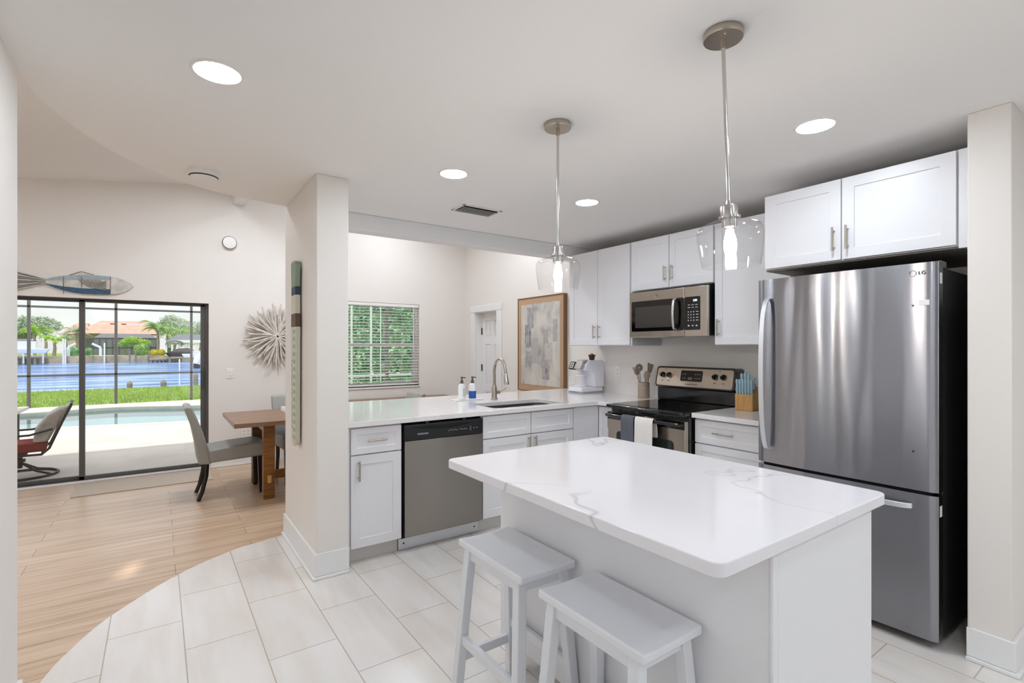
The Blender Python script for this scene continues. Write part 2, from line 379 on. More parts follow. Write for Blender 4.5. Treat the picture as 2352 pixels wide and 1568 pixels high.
struct(MB().box(-3.35, -.582, 2.45, 2.60, 0, 3.5).build('wall_near', M['wall']))
struct(MB().box(-3.35, -3.2, 2.6, YW, -.1, 3.5).build('wall_far_left', M['wall']))
struct(MB().box(-.58, .2, -2.05, -1.9, -.1, ZC + .14).box(3.4, 4.0, -2.05, -1.9, -.1, ZC + .14).box(.2, 3.4, -2.05, -1.9, 2.1, ZC + .14).build('wall_rear', M['wall'], smooth=0))
rdr = MB()  # unseen glazed door added behind the viewpoint for frontal daylight
for x in (.2, 1.77, 3.34): rdr.box(x, x+.06, -2.0, -1.95, 0, 2.1)
rdr.box(.2, 3.4, -2.0, -1.95, 0, .06).box(.2, 3.4, -2.0, -1.95, 2.04, 2.1)
rdo = struct(rdr.build('door_added', M['trim'])); MB().box(.22, 3.38, -1.98, -1.974, .05, 2.05).build('pane', M['glass'], rdo, smooth=0)
struct(MB().box(2.955, XW, .516, .66, 0, ZC).build('wall_fridge_side', M['wall'], bevel=.004))
struct(MB().box(.775, .965, 3.125, 4.03, 0, ZC).build('wall_pillar', M['wall'], bevel=.004))
# roof over the near terrace, shades it
struct(MB().box(-4.5, 5.2, 6.9, 8.0, 2.35, 2.5).build('roof_overhang', M['ceil']))
# baseboards with shoe moulding
def baseboard(name, pts, h=.14, t=.015):
    m = MB(); P = [Vector(p) for p in pts]
    for w, hh in ((t + .014, .016), (t, h)):
        off = []
        for k, p in enumerate(P):
            d0 = (P[k] - P[k-1]).normalized() if k else (P[1] - P[0]).normalized(); d1 = (P[k+1] - P[k]).normalized() if k < len(P)-1 else d0
            n0, n1 = Vector((d0.y, -d0.x)), Vector((d1.y, -d1.x)); b = (n0 + n1) / (1 + n0.dot(n1))
            e = -d1*w if k == 0 and h > .1 else (d0*w if k == len(P)-1 and h > .1 else Vector((0, 0)))
            off.append((p + b*w + e*0)[:])
        q = [p[:] for p in P] + off[::-1]
        m.prism([(a, b) for a, b in q], .001 if hh < .02 else .017, hh)
    return struct(m.build(name, M['trim'], bevel=.002, merge=False))
baseboard('baseboard_pillar', [(.775, 4.03), (.775, 3.125), (.965, 3.125)], .15)
baseboard('baseboard_fridge_side', [(2.955, .66), (2.955, .516), (XW, .516)], .14)
baseboard('baseboard_back', [(SR + .02, YW), (XW, YW)], .09, .013)
baseboard('baseboard_back', [(-3.2, YW), (SL - .02, YW)], .09, .013)
baseboard('baseboard_left', [(-.43, 2.6), (-.43, -1.9)][::-1], .14)

# ---- sliding glass door
sd = thing('sliding_door', 'dark bronze framed sliding glass door onto the pool terrace', 'sliding door', ((SL+SR)/2, YW+.07, 0)); sd['kind'] = 'structure'; sd.name = 'door_1'
ox = (SL+SR)/2; b = MB()
b.box(SL-ox, SR-ox, 0, .1, SZ-.012, SZ).box(SL-ox, SR-ox, 0, .1, 0.002, .016).box(SL-ox, SL-ox+.03, 0, .1, 0, SZ).box(SR-ox-.03, SR-ox, 0, .1, 0, SZ)
b.build('frame', M['bronze'], sd, bevel=.003)
MB().box(SL-ox, SR-ox, -.06, 0, .001, .012).build('sill', M['trim'], sd)
for (x0, x1, y) in ((-.665, SR-.03, .015), (-2.42, -.62, .055)):
    pn = MB(); z0, z1 = .016, SZ-.012
    pn.box(x0-ox, x0-ox+.045, y, y+.03, z0, z1).box(x1-ox-.045, x1-ox, y, y+.03, z0, z1).box(x0-ox, x1-ox, y, y+.03, z0, z0+.036).box(x0-ox, x1-ox, y, y+.03, z1-.022, z1)
    po = pn.build('sliding_panel', M['bronze'], sd, bevel=.003)
    MB().box(x0-ox+.04, x1-ox-.04, y+.012, y+.018, z0+.03, z1-.018).build('pane', M['glass'], po, smooth=0)
MB().box(SR-.066-ox, SR-.046-ox, -.012, .014, .92, 1.12).build('handle', M['black'], sd, bevel=.003)

# ---- window with blinds
wt = thing('window_1', 'white single hung window with horizontal blinds', 'window', ((WL+WR)/2, YW, WZ0)); wt['kind'] = 'structure'
ww, wh = WR-WL, WZ1-WZ0; b = MB(); hw = ww/2
b.box(-hw, -hw+.045, .06, .13, 0, wh).box(hw-.045, hw, .06, .13, 0, wh).box(-hw, hw, .06, .13, 0, .05).box(-hw, hw, .06, .13, wh-.05, wh).box(-hw, hw, .05, .12, .555, .595)
b.box(-hw+.045, -hw+.075, .06, .1, .05, .56).box(hw-.075, hw-.045, .06, .1, .05, .56)
b.build('window_frame', M['trim'], wt, bevel=.003)
MB().box(-hw+.04, hw-.04, .09, .095, .045, wh-.045).build('pane', M['glass'], wt, smooth=0)
MB().box(-hw-.01, hw+.01, -.012, .06, -.022, 0).build('window_sill', M['trim'], wt, bevel=.004)
bl = thing('window_blind', 'white horizontal slat blind with open slats hanging in the window', 'blind', ((WL+WR)/2, YW+.03, WZ1))
MB().box(-hw+.006, hw-.006, -.025, .02, -.045, -.002).build('head_rail', M['white'], bl, bevel=.003)
sl = MB()
for i in range(26):
    z = -.075 - i * .0405; sl.hexa([(-hw+.01, -.022, z-.006), (hw-.01, -.022, z-.006), (hw-.01, .02, z), (-hw+.01, .02, z)], [(-hw+.01, -.022, z-.002), (hw-.01, -.022, z-.002), (hw-.01, .02, z+.004), (-hw+.01, .02, z+.004)])
sl.build('slats', M['white'], bl, smooth=0)
MB().box(-hw+.01, hw-.01, -.02, .02, -1.145, -1.125).build('bottom_rail', M['white'], bl, bevel=.003)
co = MB()
for x in (-.3, .0, .3): co.cyl((x, -.021, -1.13), (x, -.021, -.04), .0012, n=6)
co.build('ladder_cord', M['white'], bl)
MB().cyl((hw-.09, -.034, -.7), (hw-.09, -.034, -.045), .004, n=8).build('tilt_wand', M['white'], bl)

# ---- interior door
dr = thing('door_2', 'white six panel interior door in white casing', 'door', (XW, DY1, 0), -PI/2); dr['kind'] = 'structure'
dw = DY1 - DY0; b = MB()
b.box(-.11, 0.005, -.022, 0, 0, DZ-.005).box(dw-.005, dw+.11, -.022, 0, 0, DZ-.005).box(-.11, dw+.11, -.022, 0, DZ-.004, DZ+.09)
b.build('casing', M['trim'], dr, bevel=.006)
MB().box(.0005, .012, .001, .11, 0, DZ-.0125).box(dw-.012, dw-.0005, .001, .11, 0, DZ-.0125).box(.0005, dw-.0005, .001, .11, DZ-.012, DZ-.0005).build('jamb', M['trim'], dr)
leaf = MB(); Y1 = .11
leaf.box(.012, dw-.012, Y1+.012, Y1+.04, .01, DZ-.012)
pw = (dw - .024 - .3) / 2
zs = [(.0, .22), (.72, .84), (1.42, 1.52), (DZ-.13, DZ-.022)]
for x0 in (0, .1 + pw, .2 + 2*pw): leaf.box(.012 + x0, .012 + x0 + .1, Y1, Y1+.012, .01, DZ-.012)
for z0, z1 in zs:
    for xa, xb in ((.1, .1+pw), (.2+pw, .2+2*pw)): leaf.box(.012+xa+.0004, .012+xb-.0004, Y1+.0002, Y1+.012, .01+z0, .01+z1 if z1 < 1.8 else DZ-.012)
for x0 in (.1, .2 + pw):
    for (za, zb) in ((.22, .72), (.84, 1.42), (1.52, DZ-.14)):
        leaf.box(.012+x0+.025, .012+x0+pw-.025, Y1+.004, Y1+.012, za+.035, zb-.025)
leaf.build('door_leaf', M['trim'], dr, bevel=.002)
for z in (.95-.4+.0, 1.08, 1.62): MB().box(.008, .024, Y1-.014, Y1-.001, z-.05, z+.05).build('hinge', M['iron'], dr, bevel=.002)

# ---------------------------------------------------------------- cabinets
def shaker(m, x0, x1, z0, z1, yf=0, th=.02, rail=.058, rec=.007):
    x0 += .0015; x1 -= .0015; z0 += .0015; z1 -= .0015
    a = [(x0,yf,z0),(x1,yf,z0),(x1,yf,z1),(x0,yf,z1)]
    i0, i1, k0, k1 = x0+rail, x1-rail, z0+rail, z1-rail
    c = [(i0,yf,k0),(i1,yf,k0),(i1,yf,k1),(i0,yf,k1)]; d = [(i0+.002,yf+rec,k0+.002),(i1-.002,yf+rec,k0+.002),(i1-.002,yf+rec,k1-.002),(i0+.002,yf+rec,k1-.002)]
    e = [(x0,yf+th,z0),(x1,yf+th,z0),(x1,yf+th,z1),(x0,yf+th,z1)]
    fs = []
    for i in range(4):
        j = (i+1) % 4
        fs += [(i, j, 4+j, 4+i), (4+i, 4+j, 8+j, 8+i), (12+i, 12+j, j, i)]
    fs += [(8, 9, 10, 11), (15, 14, 13, 12)]
    return m.add(a + c + d + e, fs)
def pull(parent, x, z, yf, L=.128, vert=True):
    m = MB(); r = .0058; o = yf - .03
    if vert:
        m.cyl((x, o, z-L/2), (x, o, z+L/2), r, n=12)
        for dz in (-L*.36, L*.36): m.cyl((x, yf, z+dz), (x, o, z+dz), .0042, n=8)
    else:
        m.cyl((x-L/2, o, z), (x+L/2, o, z), r, n=12)
        for dx in (-L*.36, L*.36): m.cyl((x+dx, yf, z), (x+dx, o, z), .0042, n=8)
    return m.build('handle', M['nickel'], parent)
def door(T, x0, x1, z0, z1, hx=None, hz=None, name='door', vert=True, L=.128, mt='cab', rail=.058):
    o = shaker(MB(), x0, x1, z0, z1, rail=rail).build(name, M[mt], T, bevel=.0012, smooth=0)
    if hx is not None: pull(o, hx, hz, 0, L, vert)
    return o
PY = 3.17
def basecab(name, label, loc, rz, w, depth=.6, kick=True, toe=.075, top=.877):
    T = thing(name, label, 'cabinet', loc, rz)
    MB().box(0, w, .0215, depth, .106, top).build('carcass', M['cab'], T)
    if top < .8: MB().box(0, w, .0215, .04, top+.001, .877).build('front_rail', M['cab'], T)
    MB().box(0, w, toe, toe+.02, .001, .105).build('toe_kick', M['kick'], T)
    return T
# left of the dishwasher
T = basecab('base_cabinet', 'white base cabinet with one drawer and one door beside the pillar', (.968, PY, 0), 0, .366)
MB().box(0, .022, .012, .0205, .106, .872).build('filler', M['cab'], T)
door(T, .024, .364, .700, .868, .19, .786, 'drawer', False, rail=.04)
door(T, .024, .364, .106, .695, .072, .60)
# sink base
T = basecab('sink_cabinet', 'white sink base cabinet with two false drawer fronts between dishwasher and corner', (1.967, PY, 0), 0, .905, top=.645)
door(T, .003, .452, .700, .868, name='drawer', rail=.045); door(T, .456, .902, .700, .868, name='drawer', rail=.045)
door(T, .003, .452, .106, .695, .425, .62); door(T, .456, .902, .106, .695, .485, .62)
# corner
T = thing('corner_cabinet', 'white corner base cabinet with narrow door beside the range', 'cabinet', (2.874, PY, 0))
MB().box(0, .292, .0, .02, .106, .872).box(.3, .94, .0215, .6, .106, .877).build('carcass', M['cab'], T)
MB().box(0, .37, .075, .095, .001, .105).build('toe_kick', M['kick'], T)
o = shaker(MB(), 0, .185, .106, .868, rail=.045).xf(Matrix.Translation((.293, -.003, 0)) @ Matrix.Rotation(-PI/2, 4, 'Z')).build('door', M['cab'], T, bevel=.0012, smooth=0)
h = MB(); h.cyl((.263, -.145, .70), (.263, -.145, .84), .0058, n=12)
for z in (.72, .82): h.cyl((.292, -.145, z), (.263, -.145, z), .0042, n=8)
h.build('handle', M['nickel'], o)
# right of the range
T = basecab('drawer_cabinet', 'white drawer base cabinet between range and refrigerator', (PY, 2.205, 0), -PI/2, .605)
door(T, .003, .602, .700, .868, .235, .786, 'drawer', False, rail=.045, L=.15); door(T, .003, .602, .40, .695, .3, .55, 'drawer', False, rail=.05, L=.15); door(T, .003, .602, .106, .395, .3, .25, 'drawer', False, rail=.05, L=.15)
# uppers
def upper(label, y0, y1, z0, z1, doors, xf=3.42, depth=.415, group='white wall cabinets above the range wall'):
    T = thing('wall_cabinet', label, 'cabinet', (xf, y1, 0), -PI/2, group)
    w = y1 - y0
    MB().box(0, w, .0215, depth, z0, z1).build('carcass', M['cab'], T, bevel=.001)
    for (a, b_, hx, hz) in doors: door(T, a, b_, z0+.004, z1-.004, hx, hz)
    return T
upper('white two door wall cabinet above the coffee maker, tall', 3.027, 3.845, 1.40, 2.314, [(.012, .407, .375, 1.53), (.409, .808, .44, 1.53)])
upper('short white two door wall cabinet directly above the microwave', 2.213, 3.022, 1.872, 2.314, [(.004, .402, .37, 1.995), (.405, .805, .437, 1.995)])
upper('white one door wall cabinet above the knife block', 1.645, 2.209, 1.40, 2.314, [(.004, .56, .04, 1.53)])
T = upper('wide white two door cabinet over the refrigerator', .715, 1.637, 1.86, 2.314, [(.004, .428, .395, 1.98), (.431, .915, .462, 1.98)], 3.06, .775)
MB().box(.92, .973, .012, .04, 1.85, 2.312).build('filler', M['cab'], T)
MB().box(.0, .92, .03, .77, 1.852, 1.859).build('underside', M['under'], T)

# worktops
wk = MB().prism([(.967, 3.14), (3.10, 3.14), (3.122, 3.132), (3.13, 3.11), (3.13, 2.978), (3.838, 2.978), (3.838, 4.335), (.80, 4.335), (.80, 4.034), (.967, 4.034)], .880, .914).build('worktop', M['quartz2'])
cut = MB().prism(rrect(2.12, 2.84, 3.225, 3.615, .07), .8, 1.0).build('cut', M['quartz'])
boolean(wk, [cut]); b_ = wk.modifiers.new('bevel', 'BEVEL'); b_.width = .003; b_.segments = 2; b_.limit_method = 'ANGLE'
tag(wk, 'long white veined quartz worktop of the peninsula with the sink cut into it', 'countertop')
tag(MB().box(3.13, 3.838, 1.592, 2.203, .880, .914).build('worktop', M['quartz2'], bevel=.003), 'short white quartz worktop between range and refrigerator, carrying the knife block', 'countertop')
sp = MB(); sp.box(3.826, 3.838, 2.978, 4.33, .915, 1.012)
# sink
T = thing('sink', 'undermount stainless steel sink basin below the faucet', 'sink', (2.48, 3.42, .86))
o = MB(); i1 = rrect(-.365, .365, -.2, .2, .075, 8); i2 = rrect(-.35, .35, -.185, .185, .07, 8); n_ = len(i1)
o.add([(p[0], p[1], .0195) for p in i1] + [(p[0], p[1], -.2) for p in i2], [(k, (k+1) % n_, n_+(k+1) % n_, n_+k) for k in range(n_)] + [tuple(range(n_, 2*n_))])
o.build('basin', M['sinksteel'], T)
MB().cyl((0, 0, -.199), (0, 0, -.196), .045).build('drain', M['chrome'], T)
# faucet
T = thing('faucet', 'tall brushed nickel gooseneck faucet behind the sink', 'faucet', (2.485, 3.80, .9145))
MB().lathe([(.032, 0), (.032, .006), (.026, .012), (.024, .02), (.024, .1), (.022, .11), (.015, .13)]).build('body', M['nickel'], T)
pts = spline([(0, 0, .12), (0, 0, .20), (0, 0, .27), (0, -.03, .335), (0, -.085, .365), (0, -.14, .345), (0, -.17, .29), (0, -.182, .235)], 6)
MB().tube(pts, .0125, 14).build('spout', M['nickel'], T)
MB().tube([(0, -.181, .238), (0, -.186, .205), (0, -.196, .15), (0, -.198, .14)], [.015, .019, .024, .021], 16).build('spray_head', M['chrome'], T)
MB().cyl((.02, 0, .06), (.055, 0, .06), .018, n=16).tube([(.05, -.005, .06), (.075, -.02, .075), (.095, -.05, .10)], [.008, .007, .006], 8).build('lever', M['nickel'], T)
# soap tray and bottles
T = tag(MB().prism(rrect(2.11, 2.40, 3.83, 3.95, .02), .9148, .922).build('soap_tray', M['white'], bevel=.002), 'slim white tray holding the two soap bottles', 'tray')
def bottle(x, y, label, blue):
    T = thing('soap_bottle', label, 'bottle', (x, y, .9225), .3, 'pump bottles on the tray')
    MB().lathe([(.0, 0), (.030, 0), (.032, .004), (.032, .115), (.028, .13), (.014, .138), (.013, .145)]).build('body', M['bottle'], T)
    MB().lathe([(.014, .141), (.014, .165), (.008, .168), (.007, .185), (.011, .186), (.011, .2), (.0, .2)]).cyl((0, 0, .193), (.036, -.01, .19), .005, n=8).build('pump', M['greypump'], T)
    if blue: MB().lathe([(.0325, .006), (.0335, .008), (.0335, .07), (.0325, .072)], n=32).build('label_band', M['bluelabel'], T)
    else: MB().box(-.018, .018, -.0335, -.0305, .03, .1).build('label_patch', M['mark'], T)
bottle(2.20, 3.89, 'plain white pump soap bottle, the left one on the tray', False)
bottle(2.305, 3.885, 'white pump soap bottle with a blue label, on the tray beside the faucet', True)

# ---------------------------------------------------------------- dishwasher
T = thing('dishwasher', 'stainless dishwasher with black control panel built into the peninsula', 'dishwasher', (1.342, 3.155, 0))
w = .62
MB().box(.0, w, .045, .58, .09, .868).build('tub', M['gap'], T)
MB().box(.008, w-.004, 0, .04, .108, .752).build('door_panel', M['dwsteel'], T, bevel=.004)
cp = MB().box(.004, w-.002, -.008, .04, .754, .862).build('control_panel', M['blackm'], T, bevel=.006)
pk = []; 
for k in range(21): t = k/20; pk.append((.045 + .52*t, .842 - .03*math.sin(PI*t)))
for k in range(21): t = 1-k/20; pk.append((.045 + .52*t, .842 + .004*math.sin(PI*t)))
MB().prism(pk, -.0095, -.0075, 'y').build('handle_recess_shade', M['gap'], cp)  # flat black lens standing for the shade inside the pocket handle
lp = MB().tube([(.045 + .52*k/20, -.011, .841 - .03*math.sin(PI*k/20)) for k in range(21)], .0025, 6); lp.build('handle_lip', M['blackm'], cp)
text('FRIGIDAIRE', .016, M['mark'], cp, front(.135, -.0088, .795))
bt = MB()
for i in range(9): bt.box(.33 + i*.016 + (i > 4)*.01, .341 + i*.016 + (i > 4)*.01, -.0092, -.0085, .796 + (i % 2)*.004, .799 + (i % 2)*.004)
for i in range(4): bt.box(.505, .515, -.0092, -.0085, .785 + i*.009, .787 + i*.009)
bt.box(.535, .547, -.0092, -.0085, .797, .80).box(.56, .566, -.0092, -.0085, .797, .803)
bt.each('button_mark', M['mark'], cp)
for x in (.17, .46): MB().box(x-.012, x+.012, -.004, .03, .862, .878).build('mounting_bracket', M['blackm'], T)
kp = MB().box(-.008, w+.004, .075, .082, .003, .08).build('kick_plate', M['handle'], T, bevel=.001)
for x in (.03, w-.03): MB().cyl((x, .0745, .045), (x, .0755, .045), .006, n=12).build('screw', M['gap'], kp)
MB().box(-.008, w+.004, .085, .1, .003, .1).build('toe_void_shade', M['gap'], T)  # solid black strip in place of the shade behind the kick plate

# ---------------------------------------------------------------- range
T = thing('kitchen_range', 'black and stainless electric range with glass cooktop below the microwave', 'range', (3.065, 2.972, 0), -PI/2)
w = .757
MB().box(0, w, .06, .76, .02, .885).build('body', M['black'], T, bevel=.003)
ct = MB().prism(rrect(-.004, w+.004, -.02, .70, .03), .887, .914).build('cooktop_frame', M['black'], T, bevel=.006)
MB().prism(rrect(.03, w-.03, .03, .66, .02), .9142, .9165).build('cooktop_glass', M['blackglass'], ct)
od = MB().box(.004, w-.004, .012, .056, .24, .85).build('oven_door', M['rangesteel'], T, bevel=.004)
MB().box(.004, w-.004, .006, .012, .79, .85).build('door_top_band', M['black'], od, bevel=.002)
MB().prism(rrect(.1, w-.1, .36, .70, .03), .0095, .0115, 'y').build('oven_window', M['ovenglass'], od)
hb = MB().tube([(.02, .01, .825), (.03, -.03, .828), (.1, -.045, .83), (.38, -.05, .83), (w-.1, -.045, .83), (w-.03, -.03, .828), (w-.02, .01, .825)], .014, 12)
hb.build('handle', M['black'], od)
vt = MB()
for k in range(9): vt.box(.07+k*.07, .12+k*.07, .0595, .0598, .862, .868)
vt.build('vent_slots', M['gap'], T)
MB().box(.004, w-.004, .014, .056, .06, .228).build('storage_drawer', M['rangesteel'], T, bevel=.004)
bgp = MB().hexa([(0, .655, .916), (w, .655, .916), (w, .76, .916), (0, .76, .916)], [(0, .655, 1.03), (w, .655, 1.03), (w, .76, 1.03), (0, .76, 1.03)])
bgd = bgp.build('backguard', M['black'], T, bevel=.006)
slope = lambda z: .62 + (z - 1.03) * .22
pan = MB(); pr = rrect(-.004, w+.004, 1.035, 1.215, .025)
pan.add([(p[0], slope(p[1]), p[1]) for p in pr] + [(p[0], .762, p[1]) for p in pr], [tuple(range(len(pr))), tuple(range(2*len(pr)-1, len(pr)-1, -1))] + [((i+1) % len(pr), i, len(pr)+i, len(pr)+(i+1) % len(pr)) for i in range(len(pr))])
pan.build('console_housing', M['black'], bgd, bevel=.003)
def cons(name, x0, x1, z0, z1, r, off, m, par):
    q = rrect(x0, x1, z0, z1, r); n = len(q); k = MB()
    k.add([(p[0], slope(p[1]) - off, p[1]) for p in q] + [(p[0], slope(p[1]) - off + .003, p[1]) for p in q], [tuple(range(n)), tuple(range(2*n-1, n-1, -1))] + [((i+1) % n, i, n+i, n+(i+1) % n) for i in range(n)])
    return k.build(name, m, par)
fp = cons('control_panel', .012, w-.012, 1.048, 1.2, .02, .004, M['rangesteel'], bgd)
cons('display', .26, .47, 1.095, 1.185, .012, .0065, M['blackglass'], bgd)
for i, x in enumerate((.075, .14, .59, .665)):
    z = 1.145; MB().cyl((x, slope(z)-.004, z), (x, slope(z)-.03, z-.006), .022, .019, 20).box(x-.003, x+.003, slope(z)-.036, slope(z)-.028, z-.02, z+.014).build('knob', M['black'], T)
bm_ = MB()
for i in range(3):
    for j in range(2):
        bm_.box(.40+i*.022, .408+i*.022, slope(1.12+j*.035)-.008, slope(1.12+j*.035)-.0068, 1.117+j*.035, 1.122+j*.035)
        if i < 2: bm_.box(.28+i*.022, .288+i*.022, slope(1.12+j*.035)-.008, slope(1.12+j*.035)-.0068, 1.117+j*.035, 1.122+j*.035)
for i in range(3): bm_.box(.335+i*.003, .38-i*.003, slope(1.11+i*.008)-.008, slope(1.11+i*.008)-.0068, 1.109+i*.008, 1.111+i*.008)
bm_.each('button_mark', M['mark'], bgd)
text('FRIGIDAIRE GALLERY', .012, M['darkmark'], bgd, front(.375, slope(1.065)-.006, 1.068) )
dm = MB()
for x in (.075, .14, .59, .665): dm.box(x-.012, x+.012, slope(1.09)-.0055, slope(1.09)-.0045, 1.088, 1.093)
dm.box(.09, .11, slope(1.188)-.0055, slope(1.188)-.0045, 1.185, 1.189).box(.62, .63, slope(1.188)-.0055, slope(1.188)-.0045, 1.184, 1.19)
dm.each('dial_mark', M['darkmark'], bgd)
# towels over the oven handle
def towel(name, label, x0, x1, zb, m, fold, seed):
    rnd = random.Random(seed); T2 = thing(name, label, 'towel', (3.065, 2.972, 0), -PI/2)
    prof = [(-.015, .70), (-.022, .80), (-.032, .843), (-.05, .852), (-.066, .842), (-.07, .80), (-.072, .70), (-.073, zb)]
    N = 14; vs = []; fs = []
    for j, (y, z) in enumerate(prof):
        for i in range(N + 1):
            t = i / N; wv = .006 * math.sin(t * PI * fold + seed) * (j / 7) * (1 if j > 3 else .2)
            vs.append((x0 + (x1-x0)*t + .004*math.sin(j+seed), y - abs(wv) if j > 3 else y, z - (.01 * math.sin(t*5+seed) if j == 7 else 0)))
    for j in range(len(prof)-1):
        for i in range(N): fs.append((j*(N+1)+i, j*(N+1)+i+1, (j+1)*(N+1)+i+1, (j+1)*(N+1)+i))
    o = MB().add(vs, fs).build('cloth', m, T2, smooth=60)
    s_ = o.modifiers.new('thick', 'SOLIDIFY'); s_.thickness = .005; s_.offset = 1
    s2 = o.modifiers.new('sub', 'SUBSURF'); s2.levels = 1; s2.render_levels = 1
towel('dish_towel', 'folded dark grey dish towel hanging on the oven handle', .225, .355, .56, M['towelgrey'], 3, 1)
towel('dish_towel', 'folded white dish towel hanging on the oven handle', .362, .535, .52, M['towelwhite'], 2, 2)

# ---------------------------------------------------------------- microwave
T = thing('microwave', 'stainless over-the-range microwave with black door window', 'microwave', (3.365, 2.99, 1.468), -PI/2)
w, h = .762, .392
MB().box(.004, w-.004, .03, .465, .008, h).build('case', M['blackm'], T, bevel=.003)
dp = MB().box(0, .555, 0, .028, .0, h-.006).build('door', M['mwsteel'], T, bevel=.004)
MB().prism(rrect(.025, .555, .05, h-.085, .012), -.0015, .001, 'y').build('door_glass', M['blackglass'], dp)
MB().prism(rrect(.065, .44, .08, h-.135, .006), -.0022, -.001, 'y').build('window', M['mwglass'], dp)
MB().tube(spline([(.487, -.004, .055), (.487, -.034, .072), (.487, -.044, .13), (.487, -.048, .19), (.487, -.044, .245), (.487, -.034, h-.105), (.487, -.004, h-.09)], 6), .013, 14).build('handle', M['chrome'], dp)
cpn = MB().box(.558, w, 0, .028, .0, h-.006).build('control_side', M['mwsteel'], T, bevel=.004)
MB().prism(rrect(.562, .7, .05, h-.085, .008), -.0015, .001, 'y').build('keypad', M['blackglass'], cpn)
text('1:24', .022, M['led'], cpn, front(.655, -.0022, h-.115), 'clock_display')
km = MB()
for r_ in range(4):
    for c_ in range(3): km.box(.592+c_*.024, .6+c_*.024, -.0024, -.0014, .12+r_*.022, .128+r_*.022)
    km.box(.664, .685, -.0024, -.0014, .122+r_*.022, .127+r_*.022)
for r_ in range(2):
    for c_ in range(3): km.box(.592+c_*.033, .612+c_*.033, -.0024, -.0014, .222+r_*.02, .226+r_*.02)
for c_ in range(3): km.box(.592+c_*.035, .606+c_*.035, -.0024, -.0014, .078, .088)
km.each('key_mark', M['mark'], cpn)
lg = MB().lathe([(.016, 0), (.0175, .001), (.019, 0)], n=28, closed=True).xf(Matrix.Translation((.29, -.0005, h-.048)) @ FR); lg.build('round_badge', M['chrome'], dp)
text('GE', .017, M['darkmark'], dp, front(.29, -.0008, h-.048))
MB().box(.05, .25, .05, .3, .0, .007).box(.5, .7, .05, .3, .0, .007).each('grease_filter', M['handle'], T)

# ---------------------------------------------------------------- refrigerator
T = thing('refrigerator', 'large stainless bottom freezer refrigerator in the wall alcove', 'refrigerator', (2.875, 1.578, 0), -PI/2)
w = .835
M['fridgeside'] = mat('fridge_side', '#2A2A2B', .4)
MB().box(.006, w-.006, .095, .86, .03, 1.752).build('cabinet', M['fridgeside'], T, bevel=.004)
MB().box(.02, w-.02, .075, .094, .05, 1.75).build('gasket', M['gap'], T)
def fdoor(name, z0, z1):
    m = MB(); N = 40; K = 10; pts = []
    for k in range(N + 1):
        t = k / N; x = t * w; e = min(t, 1-t) * w
        y = .012 * (1 - math.sqrt(max(0, 1 - (1 - min(e, .012)/.012) ** 2))) - .010 * math.sin(PI * t)
        pts.append((x, y + .004))
    poly = pts + [(w, .073), (0, .073)]
    m.prism(poly, z0, z1)
    return m.build(name, M['fridge'], T, smooth=30)
ud = fdoor('fridge_door', .722, 1.775); ld = fdoor('freezer_drawer', .045, .706)
MB().box(.03, w-.03, .02, .09, .704, .724).build('door_gap_shade', M['gap'], T)  # black filler stands for the shade in the split between the doors
def bowed(pts, wid, th, m, name, par, axis):
    k = MB(); sp_ = spline(pts, 8); n = len(sp_); vs = []
    for i, p in enumerate(sp_):
        for (a, b_) in ((-1, -1), (1, -1), (1, 1), (-1, 1)):
            if axis == 'v': vs.append((p.x + a*wid/2, p.y + b_*th/2, p.z))
            else: vs.append((p.x, p.y + b_*th/2, p.z + a*wid/2))
    fs = [(3, 2, 1, 0), tuple((n-1)*4+i for i in range(4))]
    for i in range(n-1):
        for j in range(4): fs.append((i*4+j, i*4+(j+1) % 4, (i+1)*4+(j+1) % 4, (i+1)*4+j))
    k.add(vs, fs); return k.build(name, m, par, bevel=.003)
bowed([(.072, -.012, .80), (.068, -.04, .83), (.062, -.062, .98), (.06, -.07, 1.24), (.062, -.062, 1.50), (.068, -.04, 1.63), (.072, -.012, 1.665)], .026, .014, M['handle'], 'handle', ud, 'v')
bowed([(.10, -.01, .648), (.14, -.036, .648), (.3, -.05, .648), (.42, -.052, .648), (.55, -.05, .648), (.70, -.036, .648), (.745, -.012, .648)], .024, .014, M['handle'], 'handle', ld, 'h')
text('LG', .024, M['darkmark'], ud, front(.779, -.0050, 1.727), 'brand_letters')
lg = MB().lathe([(.012, 0), (.0135, .001), (.0145, 0)], n=28, closed=True).xf(Matrix.Translation((.743, -.0055, 1.727)) @ FR); lg.build('round_badge', M['chrome'], ud)
MB().box(.768, .806, -.0040, -.002, 1.578, 1.602).build('paper_sticker', M['white'], ud)
for z in (1.725, .66): MB().box(w-.0005, w+.0006, .03, .06, z-.05, z).build('energy_tag', M['white'], ud if z > 1 else ld)
hc = MB().box(w-.11, w-.005, .075, .15, 1.753, 1.785); hc.build('hinge_cover', mat('hinge_grey', '#6E6D6B', .45), T, bevel=.005)
for x in (.08, w-.08): MB().cyl((x, .15, 0.001), (x, .15, .035), .02, n=12).build('foot', M['blackm'], T)
for z in (1.578, .90): MB().cyl((.745, -.0045, z), (.745, -.002, z), .004, n=10).build('screw_cap', M['blackm'], ud)

